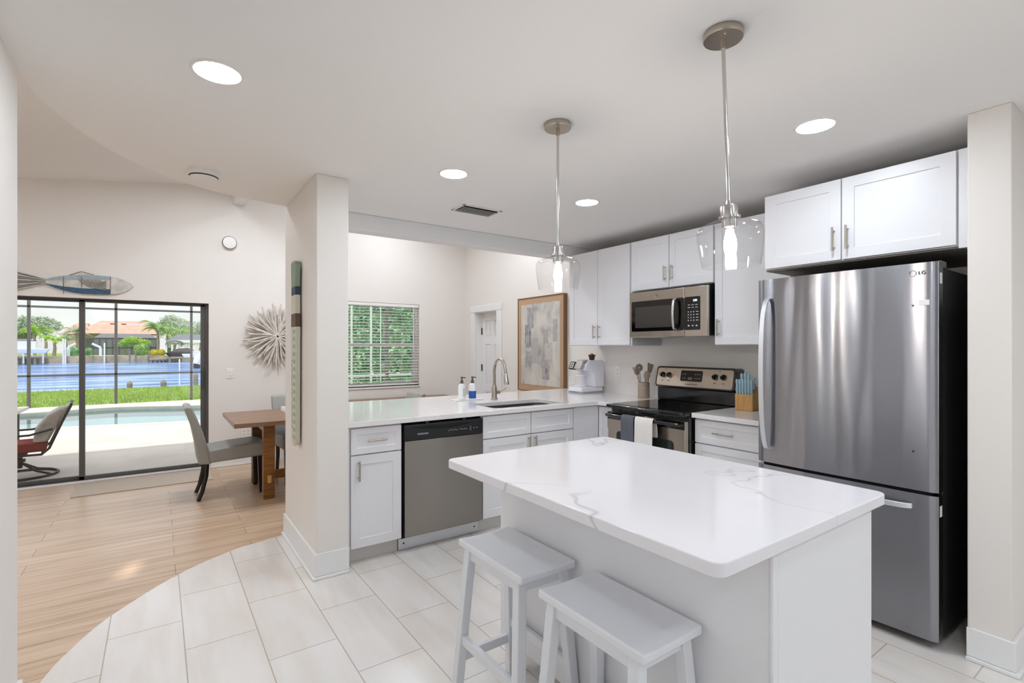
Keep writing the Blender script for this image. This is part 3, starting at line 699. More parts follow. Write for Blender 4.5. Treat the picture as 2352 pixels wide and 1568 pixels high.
# ---------------------------------------------------------------- island and stools
T = thing('kitchen_island', 'white island base with smooth panels under the quartz top', 'kitchen island', (1.57, 1.26, 0))
MB().box(-.32, .295, -.605, .60, .11, .878).build('body', M['island'], T, bevel=.001)
MB().box(-.17, .22, -.60, .52, .001, .109).build('toe_kick', M['kick'], T)
MB().box(-.325, -.300, -.618, -.606, .002, .878).build('corner_post', M['island'], T, bevel=.004)
MB().box(-.3, .278, -.617, -.606, .002, .878).build('end_panel', M['island'], T, bevel=.001)
for i, (a, c) in enumerate(((-.6, -.205), (-.2, .195), (.2, .595))):
    o = shaker(MB(), a, c, .12, .87).xf(Matrix.Translation((.318, 0, 0)) @ Matrix.Rotation(PI/2, 4, 'Z')).build('door', M['island'], T, bevel=.0012, smooth=0)
    yh = c - .04 if i != 2 else a + .04
    hh = MB().cyl((.348, yh, .69), (.348, yh, .82), .0058, n=12)
    for z in (.71, .80): hh.cyl((.318, yh, z), (.348, yh, z), .0042, n=8)
    hh.build('handle', M['nickel'], o)
tag(MB().prism(rrect(.99, 1.93, .625, 1.888, .035, 8), .880, .914).build('island_worktop', M['quartz'], bevel=.003), 'large white veined quartz slab topping the island', 'countertop')
ST = thing('bar_stool', 'white painted wooden stool at the far end of the island, nearer the dishwasher', 'stool', (1.105, 1.555, 0), 0, 'white stools along the island')
sm = MB(); N = 10
vs = []; fs = []
hx, hy = .122, .212
for iz, zz_ in enumerate((.62, .592)):
    for i in range(N+1):
        for j in range(3):
            x = -hx + 2*hx*i/N; y = (-hy, 0, hy)[j]; dip = .006 * math.cos((x/hx) * PI/2)
            vs.append((x, y, zz_ - (dip if iz == 0 else 0)))
def ix(l, i, j): return l*(N+1)*3 + i*3 + j
for i in range(N):
    for j in range(2): fs += [(ix(0,i,j), ix(0,i+1,j), ix(0,i+1,j+1), ix(0,i,j+1)), (ix(1,i,j+1), ix(1,i+1,j+1), ix(1,i+1,j), ix(1,i,j))]
    fs += [(ix(0,i,0), ix(1,i,0), ix(1,i+1,0), ix(0,i+1,0)), (ix(0,i+1,2), ix(1,i+1,2), ix(1,i,2), ix(0,i,2))]
for j in range(2): fs += [(ix(0,0,j+1), ix(1,0,j+1), ix(1,0,j), ix(0,0,j)), (ix(0,N,j), ix(1,N,j), ix(1,N,j+1), ix(0,N,j+1))]
sm.add(vs, fs).build('seat', M['stool'], ST, bevel=.006, seg=3)
lx, ly, bx_, by_ = .092, .165, .132, .207
for sx in (-1, 1):
    for sy in (-1, 1): MB().beam((sx*bx_, sy*by_, .001), (sx*lx, sy*ly, .59), .036, .036, up=(0, 1, 0)).build('leg', M['stool'], ST, bevel=.003)
def lp_(sx, sy, z): t = z/.59; return Vector((sx*(bx_ + (lx-bx_)*t), sy*(by_ + (ly-by_)*t), z))
for sx in (-1, 1):
    MB().beam(lp_(sx, -1, .57), lp_(sx, 1, .57), .018, .045).build('apron', M['stool'], ST, bevel=.002)
    MB().beam(lp_(sx, -1, .23), lp_(sx, 1, .23), .02, .036).build('stretcher', M['stool'], ST, bevel=.002)
for sy in (-1, 1):
    MB().beam(lp_(-1, sy, .57), lp_(1, sy, .57), .018, .045).build('apron', M['stool'], ST, bevel=.002)
    MB().beam(lp_(-1, sy, .155), lp_(1, sy, .155), .02, .036).build('stretcher', M['stool'], ST, bevel=.002)
s2 = copy_tree(ST); s2.location = (1.105, 1.04, 0); s2['label'] = 'white painted wooden stool nearest the camera, under the near corner of the island top'

# ---------------------------------------------------------------- lamps
def pendant(x, y, label, tilt):
    T = thing('pendant_lamp', label, 'pendant light', (x, y, ZC), 0, 'pendant lamps above the island')
    MB().lathe([(0, -.001), (.062, -.001), (.0635, -.004), (.0635, -.02), (.061, -.024), (0, -.024)], n=40).build('canopy', M['nickel'], T)
    for a in (.7, .7+PI): MB().sphere((.04*math.cos(a), .04*math.sin(a), -.026), .004, 8, 6).build('canopy_screw', M['chrome'], T)
    arm = Vector((RT[0], RT[1], 0)) * math.sin(tilt) + Vector((0, 0, -math.cos(tilt)))
    q = arm.to_track_quat('-Z', 'Y').to_matrix().to_4x4(); Mx = Matrix.Translation((0, 0, -.05)) @ q
    MB().cyl((0, 0, 0.026), (0, 0, -.002), .008, n=14).sphere((0, 0, -.004), .0085, 10, 8).xf(Matrix.Translation((0, 0, -.05))).build('swivel', M['nickel'], T)
    MB().cyl((0, 0, -.004), (0, 0, -.52), .0062, n=14).xf(Mx).build('rod', M['chrome'], T)
    MB().lathe([(0, -.505), (.008, -.506), (.009, -.522), (.026, -.523), (.027, -.528), (.027, -.557), (.034, -.558), (.034, -.566), (.024, -.567), (.024, -.595), (0, -.596)], n=32).xf(Mx).build('socket', M['chrome'], T)
    g = [(.026, -.569), (.045, -.572), (.075, -.580), (.096, -.592), (.1035, -.604), (.1045, -.618), (.1015, -.655), (.096, -.695), (.091, -.722)]
    g2 = [(r-.003, z-.001) for r, z in g[::-1]]
    MB().lathe(g + g2, n=56, closed=True).xf(Mx).build('glass_shade', M['shade'], T)
    MB().lathe([(0, -.602), (.012, -.602), (.013, -.612), (.019, -.635), (.021, -.655), (.018, -.675), (.010, -.69), (0, -.694)], n=24).xf(Mx).build('bulb', M['bulb'], T)
pendant(1.524, 1.79, 'brushed nickel pendant with clear glass shade above the far end of the island', .002)
pendant(1.528, .954, 'brushed nickel pendant with clear glass shade above the near end of the island', .036)
def recessed(x, y, z, label, r=.076, ms='screen', slope_=0):
    T = thing('recessed_light', label, 'ceiling light', (x, y, z), 0, 'recessed ceiling lights')
    if slope_: T.rotation_euler = (0, slope_, 0)
    MB().lathe([(r, -.0005), (r+.003, -.006), (r+.012, -.005), (r+.016, -.0005)], n=40, closed=True).build('trim_ring', M['white'], T)
    MB().lathe([(0, -.0042), (r, -.0042), (r, -.001), (0, -.001)], n=40).build('diffuser', M[ms], T)
recessed(.184, 2.191, ZC, 'round recessed ceiling light nearest the left wall')
recessed(1.446, 2.656, ZC, 'round recessed ceiling light between the pillar and the air vent')
recessed(2.514, 2.632, ZC, 'round recessed ceiling light in front of the range wall, the one farthest from the camera')
recessed(2.521, 1.104, ZC, 'round recessed ceiling light in front of the cabinet over the refrigerator')
for (x, y) in ((.4, -.8), (1.7, -.8), (3.0, -.8), (1.45, .15)): recessed(x, y, ZC, 'added unseen recessed ceiling light behind the viewpoint')  # downlights added out of view to brighten the kitchen
sl_ = math.atan(.149)
for (x, y) in ((-2.3, 3.6), (-2.5, 5.2), (.35, 5.0), (.5, 5.35), (1.35, 5.2)): recessed(x, y, 3.0 + (x+1.12)*.149, 'unseen recessed light in the vaulted ceiling over the living room', ms='screen2', slope_=-sl_)  # unseen; bright wall spots suggest some of these, the rest added for brightness
for (x, y) in ((2.6, 5.9), (3.2, 4.9)): recessed(x, y, zz + (x-rid)*(zr-zz)/(4.0-rid), 'unseen recessed light in the vaulted ceiling over the dining end', ms='screen2', slope_=math.atan((zz-zr)/(4.0-rid)))  # unseen: one read off a bright wall spot, the other added as fill
# smoke alarms, vent
def alarm(loc, label, rot=None):
    T = thing('smoke_alarm', label, 'smoke alarm', loc)
    if rot: T.rotation_euler = rot
    MB().lathe([(0, -.0005), (.085, -.0005), (.085, -.008), (0, -.008)], n=40).build('base', M['white'], T)
    MB().lathe([(0, -.0085), (.079, -.0085), (.079, -.03), (.066, -.045), (.03, -.05), (0, -.05)], n=40).build('cover', M['white'], T)
    v_ = MB().lathe([(.074, -.0312), (.0765, -.0335), (.071, -.0395), (.069, -.0365)], n=40, closed=True); v_.build('sensor_slot', M['darkmark'], T)
alarm((.221, 3.475, ZC), 'white round smoke alarm on the ceiling beside the curved ceiling edge')
alarm((.68, YW, 2.60), 'white round smoke alarm high on the back wall', (-PI/2, 0, 0))
bpy.data.objects[-1] if False else None
T = thing('air_vent', 'white louvred air vent in the kitchen ceiling', 'vent', (1.98, 3.27, ZC))
MB().box(-.17, .17, -.095, -.075, -.006, -.0005).box(-.17, .17, .075, .095, -.006, -.0005).box(-.17, -.15, -.095, .095, -.006, -.0005).box(.15, .17, -.095, .095, -.006, -.0005).build('frame', M['white'], T, bevel=.002)
MB().box(-.15, .15, -.075, .075, -.002, -.0008).build('dark_backing', M['darkmark'], T)
lv = MB()
for k in range(5):
    y = -.06 + k*.03; lv.hexa([(-.15, y, -.016), (.15, y, -.016), (.15, y+.003, -.016), (-.15, y+.003, -.016)], [(-.15, y+.018, -.003), (.15, y+.018, -.003), (.15, y+.021, -.003), (-.15, y+.021, -.003)])
lv.build('louvres', M['white'], T)

# ---------------------------------------------------------------- counter objects
T = thing('utensil_crock', 'taupe stoneware crock of cooking utensils beside the range', 'crock', (3.70, 3.115, .9148))
MB().lathe([(0, 0), (.050, 0), (.053, .004), (.053, .143), (.047, .143), (.047, .01), (0, .01)], n=36).build('pot', M['crock'], T)
MB().box(-.0125, .0125, -.0538, -.0528, .093, .0955).xf(Matrix.Rotation(-.9, 4, 'Z')).build('printed_mark', M['white'], T)
def utensil(name, label, base, top, head):
    T = thing(name, label, 'utensil', (3.70, 3.115, .926), 0, 'utensils in the crock')
    b0, t0 = Vector(base), Vector(top)
    mid = b0.lerp(t0, .72)
    MB().tube([b0, mid], .0048, 8).build('handle', M['chrome'], T)
    q = (t0 - b0).to_track_quat('Z', 'Y').to_matrix().to_4x4()
    h = MB(); h.tube([(0, 0, -.07), (0, 0, 0)], .006, 8)
    if head == 'spoon': h.sphere((0, 0, .035), (.030, .008, .042))
    if head == 'slotted':
        h.lathe([(.006, 0), (.034, 0), (.036, .003), (.034, .006), (.006, .006)], n=28, closed=True)
        h2 = MB().lathe([(.006, -.003), (.034, -.003), (.036, 0), (.034, .003), (.006, .003)], n=28, closed=True).xf(Matrix.Translation((0, 0, .033)) @ FR)
        for a in range(6): h2.beam((.006*math.cos(a*PI/3), 0, .033+.006*math.sin(a*PI/3)), (.033*math.cos(a*PI/3), 0, .033+.033*math.sin(a*PI/3)), .006, .005, up=(0, 1, 0))
        h = MB().tube([(0, 0, -.07), (0, 0, 0)], .006, 8); b_ = len(h.v); h.v += h2.v; h.f += [tuple(b_+i for i in f) for f in h2.f]
    if head == 'spatula': h.hexa([(-.018, -.003, 0), (.018, -.003, 0), (.018, .003, 0), (-.018, .003, 0)], [(-.03, -.002, .09), (.03, -.002, .075), (.03, .002, .075), (-.03, .002, .09)])
    if head == 'fork':
        h.sphere((0, 0, .03), (.026, .012, .035))
        for x in (-.02, -.007, .007, .02): h.beam((x, .0, .045), (x*1.2, -.012, .078), .006, .005)
    if head == 'ladle': h.sphere((.01, -.012, .02), (.034, .026, .026))
    h.xf(Matrix.Translation(t0) @ q @ Matrix.Rotation(-.85, 4, 'Z')).build('head', M['taupe'], T)
utensil('pasta_fork', 'taupe pasta fork leaning left in the crock', (-.004, .004, 0), (-.028, .052, .20), 'fork')
utensil('slotted_spoon', 'round taupe slotted spoon standing in the crock', (-.026, .002, 0), (-.034, .022, .235), 'slotted')
utensil('spatula', 'slanted taupe spatula, the tallest utensil in the crock', (.014, -.010, 0), (.022, -.048, .225), 'spatula')
utensil('serving_spoon', 'taupe serving spoon at the right of the crock', (-.004, -.008, 0), (-.014, -.044, .165), 'spoon')
utensil('ladle', 'taupe ladle behind the spatula in the crock', (.006, .008, 0), (.052, .016, .195), 'ladle')
# knife block
KB = (3.60, 2.055)
T = thing('knife_block', 'light bamboo knife block on the worktop beside the refrigerator', 'knife block', (KB[0], KB[1], .9148), -PI/2 + .12)
MB().hexa([(-.065, -.055, 0), (.065, -.055, 0), (.065, .075, 0), (-.065, .075, 0)], [(-.065, -.055, .115), (.065, -.055, .115), (.065, .075, .175), (-.065, .075, .175)]).build('block', M['bamboo'], T, bevel=.003)
sb = MB()
for k in range(6): sb.box(-.053+k*.0212-.007, -.053+k*.0212+.007, -.048, -.036, .117, .121)
KM = T.matrix_basis.copy() if False else Matrix.Translation((KB[0], KB[1], .9148)) @ Matrix.Rotation(-PI/2+.12, 4, 'Z')
def knife(x, y, z, L, label, group, tilt=.18, r=.0095):
    p = KM @ Vector((x, y, z)); T2 = thing('knife', label, 'knife', p, -PI/2 + .12, group)
    MB().tube([(0, 0, 0), (0, -L*.25*tilt*2, L*.3), (0, -L*.2*tilt, L*.6), (0, -L*.5*tilt, L*.9), (0, -L*.55*tilt, L)], [r*.9, r, r*.95, r*1.15, r*.6], 10).build('handle', M['blue'], T2)
    return T2
pos6 = ['leftmost', 'second from the left', 'third from the left', 'third from the right', 'second from the right', 'rightmost']
for k in range(6): knife(-.053+k*.0212, -.038, .1165, .115, 'pale blue steak knife, %s in the front row of the block' % pos6[k], 'steak knives in the front row of the block')
pos4 = ['leftmost', 'second from the left', 'third from the left']
for k in range(3): knife(-.045+k*.026, .02, .158, .115 + .008*(k == 1), 'pale blue handled cook knife, %s in the back row of the block' % pos4[k], 'cook knives in the back row of the block', .05, .0105)
p = KM @ Vector((.045, .02, .165)); T2 = thing('kitchen_shears', 'pale blue handled kitchen shears at the right of the back row of the knife block', 'scissors', p, -PI/2+.12)
for s_ in (-1, 1): MB().tube([Vector((s_*.011 + .012*math.cos(a), s_*.005, .05 + .034*math.sin(a))) for a in [2*PI*k/16 for k in range(17)]], .0042, 8).build('finger_loop', M['blue'], T2)
MB().cyl((0, 0, -.006), (0, 0, .03), .009, n=12).build('shank', M['blue'], T2)
# coffee maker
T = thing('coffee_maker', 'white two way coffee maker with glass carafe on the corner of the worktop', 'coffee maker', (3.49, 3.93, .9148), -PI/2)
MB().box(0, .20, .0, .30, .012, .062).build('base', M['whitegloss'], T, bevel=.008)
MB().box(.005, .195, -.004, .296, 0, .011).build('base_trim', M['chrome'], T, bevel=.002)
bd = MB().prism([(.17, .063), (.30, .063), (.30, .32), (.27, .335), (.1, .335), (.05, .30), (.03, .235), (.10, .232), (.155, .19)], 0.0, .22, 'x')
bd.build('body', M['whitegloss'], T, bevel=.008, seg=3)
ctl = MB().prism([(-.005, .245), (.03, .32), (.045, .32), (.03, .235)], .005, .085, 'x').build('control_panel', M['blackm'], T, bevel=.002)
bn = MB()
for r_ in range(3):
    for c_ in range(2):
        z = .258+r_*.02; y = -.005+(z-.245)*.467; bn.hexa([(.018+c_*.028, y-.0015, z), (.036+c_*.028, y-.0015, z), (.036+c_*.028, y+.001, z), (.018+c_*.028, y+.001, z)], [(.018+c_*.028, y+.0045, z+.012), (.036+c_*.028, y+.0045, z+.012), (.036+c_*.028, y+.007, z+.012), (.018+c_*.028, y+.007, z+.012)])
bn.build('buttons', M['white'], ctl)
MB().prism([(-.02, .25), (.03, .335), (.10, .345), (.09, .33), (.045, .31), (.01, .245)], .10, .19, 'x').build('pod_lid', M['chrome'], T, bevel=.004)
car = thing('coffee_carafe', 'clear glass coffee carafe with white handle standing in the coffee maker', 'carafe', (3.49+.083, 3.93-.095, .9148+.063), -PI/2); car.scale = (.95, .95, .88)
MB().lathe([(0, 0), (.058, 0), (.066, .01), (.068, .05), (.060, .1), (.052, .125), (.050, .125), (.058, .1), (.066, .05), (.064, .012), (0, .003)], n=36).build('glass_jug', M['shade'], car)
MB().lathe([(0, .126), (.054, .126), (.056, .142), (.04, .15), (0, .15)], n=32).build('lid', M['white'], car)
MB().tube([(-.04, -.035, .135), (-.065, -.06, .135), (-.085, -.078, .10), (-.09, -.082, .04), (-.07, -.065, .02), (-.045, -.045, .025)], .008, 10).build('handle', M['white'], car)
MB().lathe([(.0665, .0), (.069, .003), (.069, .02), (.0668, .022)], n=32).build('base_band', M['white'], car)
T = thing('brown_cup', 'small dark brown cup with tan contents standing on the coffee maker', 'cup', (3.70, 3.80, .9148+.3362))
MB().lathe([(0, 0), (.024, 0), (.028, .01), (.034, .045), (.040, .047), (.040, .055), (.034, .055), (.03, .035), (0, .03)], n=28).build('cup_body', M['brown'], T)
MB().sphere((0, 0, .052), (.022, .022, .018)).build('filling', mat('tan_filling', '#A98455', .7), T)
cd = MB().tube(spline([(3.78, 3.70, .98), (3.80, 3.66, .985), (3.81, 3.60, .96), (3.815, 3.56, 1.0), (3.828, 3.568, 1.09)], 6), .003, 6).build('power_cord', M['white']); tag(cd, 'thin white power cord running up to the wall outlet', 'cord')

# ---------------------------------------------------------------- wall objects
def plate(name, label, loc, rz, kind, w=.072, h=.117, group=None):
    T = thing(name, label, 'switch' if kind == 'switch' else 'outlet', loc, rz, group)
    MB().box(-w/2, w/2, -.006, -.0005, -h/2, h/2).build('plate', M['white'], T, bevel=.002)
    if kind == 'switch': MB().box(-.016, .016, -.011, -.0062, -.032, .032).build('rocker', M['white'], T, bevel=.002)
    else:
        xs = [0] if w < .1 else [-.023, .023]
        for x in xs:
            for z in (-.021, .021):
                so = MB().box(x-.016, x+.016, -.0075, -.0062, z-.014, z+.014).build('socket', M['white'], T, bevel=.0006)
                MB().box(x-.008, x-.005, -.0079, -.0076, z-.006, z+.005).box(x+.005, x+.008, -.0079, -.0076, z-.006, z+.005).cyl((x, -.0079, z-.01), (x, -.0076, z-.01), .0025, n=8).build('slots', M['darkmark'], so)
    return T
plate('light_switch', 'white rocker light switch on the back wall right of the sliding door', (.689, YW, 1.08), 0, 'switch')
plate('wall_outlet', 'white double outlet low on the back wall beside the dining table', (.857, YW, .37), 0, 'outlet', .115)
plate('wall_outlet', 'white outlet on the backsplash between coffee maker and utensil crock', (XW, 3.568, 1.136), -PI/2, 'outlet')
# framed painting
T = thing('wall_painting', 'large abstract grey and beige painting in a tan wooden frame', 'painting', (XW - .004, 5.24, .835), -PI/2)
pw_, ph = .90, 1.17
pm = bpy.data.materials.new('abstract_canvas'); pm.use_nodes = True; n = pm.node_tree; b = n.nodes['Principled BSDF']; b.inputs['Roughness'].default_value = .8
t = n.nodes.new('ShaderNodeTexCoord'); mp = n.nodes.new('ShaderNodeMapping'); mp.inputs['Scale'].default_value = (3.0, 1, 2.0); n.links.new(t.outputs['Object'], mp.inputs[0])
x1 = n.nodes.new('ShaderNodeTexNoise'); x1.inputs['Scale'].default_value = 1.6; x1.inputs['Detail'].default_value = 8; x1.inputs['Distortion'].default_value = .5; n.links.new(mp.outputs[0], x1.inputs['Vector'])
r1 = n.nodes.new('ShaderNodeValToRGB'); e = r1.color_ramp.elements; e[0].position = .30; e[0].color = lin('#8E8C8E'); e[1].position = .62; e[1].color = lin('#D2CCC2')
e2 = r1.color_ramp.elements.new(.45); e2.color = lin('#BDB9B4'); n.links.new(x1.outputs['Fac'], r1.inputs[0]); n.links.new(r1.outputs[0], b.inputs['Base Color'])
tan = mat('tan_mat_board', '#B8997A', .7); fr_ = mat('frame_wood', '#7A5A3C', .5)
MB().box(0, pw_, -.05, 0, 0, .012).box(0, pw_, -.05, 0, ph-.012, ph).box(0, .012, -.05, 0, .012, ph-.012).box(pw_-.012, pw_, -.05, 0, .012, ph-.012).build('frame', fr_, T, bevel=.001)
MB().box(.012, pw_-.012, -.043, -.01, .012, ph-.012).build('mat_board', tan, T)
rnd = random.Random(4); edge = []
for (a, b_, n_) in (((.075, .085), (pw_-.075, .085), 16), ((pw_-.075, .085), (pw_-.075, ph-.085), 20), ((pw_-.075, ph-.085), (.075, ph-.085), 16), ((.075, ph-.085), (.075, .085), 20)):
    for k in range(n_): t_ = k/n_; edge.append((a[0]+(b_[0]-a[0])*t_+rnd.uniform(-.003, .003), a[1]+(b_[1]-a[1])*t_+rnd.uniform(-.004, .004)))
MB().prism(edge, -.0455, -.0432, 'y').build('canvas', pm, T, smooth=0)
def blot(x0, x1, z0, z1, col, seed, y=-.0462):
    rnd = random.Random(seed); q = []; n_ = 10; jj = min(1, (x1-x0)/.14, (z1-z0)/.25)
    for k in range(n_): q.append((x0 + (x1-x0)*k/n_ + rnd.uniform(-.004, .004)*jj, z0 + rnd.uniform(-.014, .014)*jj))
    for k in range(n_): q.append((x1 + rnd.uniform(-.010, .010)*jj, z0 + (z1-z0)*k/n_))
    for k in range(n_): q.append((x1 - (x1-x0)*k/n_ + rnd.uniform(-.004, .004)*jj, z1 + rnd.uniform(-.014, .014)*jj))
    for k in range(n_): q.append((x0 + rnd.uniform(-.010, .010)*jj, z1 - (z1-z0)*k/n_))
    MB().prism(q, y - seed*.00012, -.0456, 'y').build('paint_patch', mat('paint_' + col[1:], col, .8, noise=(14, '#B5B1AE'), stretch=(3, 1, 1)), T, smooth=0)
blot(.20, .33, .78, 1.04, '#8F8E93', 1); blot(.15, .28, .55, .83, '#6F7378', 2, -.0468); blot(.16, .27, .30, .50, '#8B8B90', 3)
blot(.52, .61, .55, .76, '#A09C9A', 4); blot(.50, .64, .16, .32, '#7B7A7F', 5); blot(.30, .42, .35, .66, '#ABA8A4', 6); blot(.70, .78, .62, .88, '#A5A09F', 7)
blot(.55, .68, .40, .60, '#C9C3B8', 10)
# wooden fish
FY = YW - .004
T = thing('wooden_fish', 'painted wooden fish wall art above the sliding door', 'wall art', (-.64, YW, 2.03))
def fpt(zx, zy): p = atY(zx / 2.958, 600 + zy / 2.958, YW - .02); return (p.x + .64, p.z - 2.03)
mw_ = mat('fish_white', '#D5D2CC', .7, noise=(20, '#BDBAB4')); mb_ = mat('fish_blue', '#3A5F7E', .7, noise=(20, '#33536E')); mg_ = mat('fish_grey', '#9AA6AF', .7, noise=(20, '#AEB7BD')); mk = mat('fish_tail_grey', '#8E8B85', .75)
top = [(308, 120), (370, 106), (430, 98), (500, 92), (560, 90), (650, 94), (750, 103)]
bot = [(310, 152), (370, 178), (430, 195), (500, 211), (560, 218), (650, 223), (750, 224)]
md = [(308, 150), (430, 170), (560, 183), (750, 190)]
tm = [(308, 130), (430, 126), (560, 124), (750, 126)]
def P2(l): return [fpt(*q) for q in l]
MB().prism(P2(tm + md[::-1]), -.02, -.001, 'y').build('body', mw_, T, smooth=0)
MB().prism(P2(top + tm[::-1]), -.022, -.001, 'y').build('back', mg_, T, smooth=0)
MB().prism(P2(md + bot[::-1]), -.022, -.001, 'y').build('belly', mb_, T, smooth=0)
MB().prism(P2([(752, 103), (800, 112), (850, 130), (890, 152), (905, 170), (880, 192), (835, 212), (790, 222), (752, 224)]), -.021, -.001, 'y').build('head', mw_, T, smooth=0)
for k in range(8):
    y0 = 72 + k*16.5; y1 = 119 + k*4.2; s_ = P2([(40, y0-22+k*5), (40, y0-12+k*5), (307, y1+3.4), (307, y1)]); MB().prism(s_, -.024 - .001*(k % 2), -.001, 'y').build('tail_slat', mw_ if k % 2 else mk, T, smooth=0)
for k in range(6):
    a = [(540+k*26, 124), (572+k*22, 150-k*3), (630+k*14, 178-k*7), (722, 197-k*13)]
    sp_ = [fpt(p.x, p.y) for p in spline([Vector((q[0], q[1], 0)) for q in a], 5)]
    MB().tube([(p[0], -.026, p[1]) for p in sp_], .0045, 6).build('fin_slat', mk, T)
sp_ = P2([(470, 92), (550, 68), (640, 92)]); MB().tube([(p[0], -.01, p[1]) for p in sp_], .0035, 6).build('hanging_rope', mat('rope', '#8A6F50', .8), T)
for x in (432, 555, 750):
    a, c = fpt(x, 100), fpt(x, 222); MB().box(a[0]-.002, a[0]+.002, -.0235, -.02, c[1], a[1]-.004).build('seam', mat('rust', '#6B4A36', .7), T)
# driftwood sunburst
T = thing('driftwood_sunburst', 'round sunburst wall decoration made of whitewashed driftwood sticks', 'wall art', (1.19, YW, 1.515))
rnd = random.Random(11)
for k in range(96):
    a = 2*PI*k/96 + rnd.uniform(-.03, .03); L_ = rnd.uniform(.30, .40) * (1 if k % 3 else .82); y0 = -.018 - (k % 4) * .016
    pts = []; w1 = rnd.uniform(-.02, .02); w2 = rnd.uniform(-.012, .012)
    for j in range(6):
        t_ = j/5; rr = .012 + L_*t_; off = w1*math.sin(PI*t_) + w2*math.sin(2*PI*t_)
        pts.append((rr*math.cos(a) - off*math.sin(a), y0 + rnd.uniform(-.003, .003), rr*math.sin(a) + off*math.cos(a)))
    r0 = rnd.uniform(.009, .0135); MB().tube(pts, [r0*.7, r0*.9, r0, r0*1.05, r0*.95, r0*.6], 6).build('stick', M['drift'], T)
# paddle on the pillar
T = thing('wooden_paddle', 'tall painted wooden paddle with green checks hanging on the pillar', 'wall art', (.775, 3.555, .73), -PI/2)
g_ = mat('paddle_sage', '#8A9A85', .55); nv = mat('paddle_navy', '#2C3E4F', .55); cr = mat('paddle_cream', '#CFC9B8', .6); br_ = mat('paddle_brown', '#5F4736', .6); gc = mat('paddle_check_green', '#8FB5A0', .6)
def pad(name, z0, z1, w0, w1, th, m): return MB().hexa([(-w0, -.012-th, z0), (w0, -.012-th, z0), (w0, -.012, z0), (-w0, -.012, z0)], [(-w1, -.012-th, z1), (w1, -.012-th, z1), (w1, -.012, z1), (-w1, -.012, z1)]).build(name, m, T, bevel=.0025, seg=2)
pad('blade', .03, .79, .058, .066, .03, cr)
MB().prism([(-.058, .032), (-.03, .006), (0, 0), (.03, .006), (.058, .032)], -.042, -.012, 'y').build('blade_tip', cr, T, bevel=.004)
pad('brown_band', .7905, .875, .066, .064, .0305, br_); pad('shaft', .8755, .9995, .064, .060, .030, cr); pad('navy_band', 1.0, 1.052, .060, .058, .0305, nv); pad('grip', 1.0525, 1.20, .057, .068, .031, g_)
MB().prism([(-.068, 1.2005), (.068, 1.2005), (.066, 1.213), (.05, 1.222), (0, 1.226), (-.05, 1.222), (-.066, 1.213)], -.043, -.012, 'y').build('grip_end', g_, T, bevel=.002)
ck = MB()
for k in range(15):
    z = .05 + k*.0497; ck.box(-.01, .056, -.0428, -.0418, z, z+.026)
ck.build('green_checks', gc, T)
lt = MB(); rnd = random.Random(2)
for k in range(26): lt.box(-.052, -.052+rnd.uniform(.008, .014), -.0427, -.0418, .12+k*.0175, .12+k*.0175+rnd.uniform(.005, .011))
lt.build('painted_writing', nv, T)

# ---------------------------------------------------------------- dining corner
tag(MB().prism(rrect(-.66, .475, 6.10, 6.62, .01), .0005, .009).build('door_mat', mat('beige_mat', '#C4B5A6', .95, bump=(150, .4, .003)), bevel=.002), 'flat beige mat on the wood floor inside the sliding door', 'mat')
T = thing('dining_table', 'brown wooden trestle dining table behind the pillar', 'table', (1.45, 5.32, 0))
MB().box(-.92, .86, -.47, .47, .69, .73).build('tabletop', M['tabletop'], T, bevel=.004)
for x in (-.62, .62):
    for y in (-.26, .40): MB().box(x-.048, x+.048, y-.04, y+.04, .002, .689).build('leg', M['walnut'], T, bevel=.003)
    MB().box(x-.03, x+.03, -.22, .36, .60, .688).build('top_rail', M['walnut'], T, bevel=.003)
    MB().box(x+.01, x+.03, -.22, .36, .15, .22).build('foot_rail', M['walnut'], T, bevel=.003)
    MB().box(x-.016, x+.016, -.33, -.301, .15, .22).build('tenon', M['bamboo'], T, bevel=.004)
MB().box(-.59, .59, .03, .08, .10, .18).build('stretcher', M['walnut'], T, bevel=.003)
# parsons chair, local: faces +x, back at -x
CH = thing('dining_chair', 'grey upholstered dining chair with black legs at the head of the wooden table', 'chair', (.57, 5.47, 0), 0, 'grey upholstered dining chairs')
MB().prism([(-.21, .335), (.27, .355), (.285, .42), (.28, .47), (.20, .488), (-.02, .475), (-.20, .455)], -.2, .2, 'y').build('seat', M['leather'], CH, bevel=.02, seg=3)
pb = [(-.175, .325), (-.275, .335), (-.295, .5), (-.325, .66), (-.375, .81), (-.385, .845), (-.36, .86), (-.325, .85), (-.285, .75), (-.24, .62), (-.205, .49)]
MB().prism(pb, -.205, .205, 'y').build('backrest', M['leather'], CH, bevel=.014, seg=3)
for sy in (-1, 1):
    MB().tube([(-.21, sy*.165, .33), (-.215, sy*.165, .22), (-.245, sy*.165, .08), (-.275, sy*.165, .001)], [.02, .019, .017, .016], 4).build('leg', M['legblack'], CH, smooth=0)
    MB().beam((.235, sy*.165, .001), (.225, sy*.165, .35), .03, .03, w1=.042, d1=.042).build('leg', M['legblack'], CH, bevel=.002)
c2 = copy_tree(CH); c2.location = (1.22, 5.66, 0); c2.rotation_euler = (0, 0, -PI/2); c2['label'] = 'grey upholstered dining chair on the far side of the table, mostly behind the pillar'
c3 = copy_tree(CH); c3.location = (2.44, 5.82, 0); c3.rotation_euler = (0, 0, -PI/2+1.35+PI/2); c3.rotation_euler = (0, 0, PI); c3.location = (2.12, 5.45, 0); c3['label'] = 'grey upholstered dining chair whose backrest top peeks over the peninsula worktop'
T = thing('sideboard', 'low brown wooden sideboard under the blind window', 'sideboard', (2.45, 6.42, 0))
MB().box(-1.0, 1.0, -.22, .22, .66, .69).build('top', M['tabletop'], T, bevel=.003)
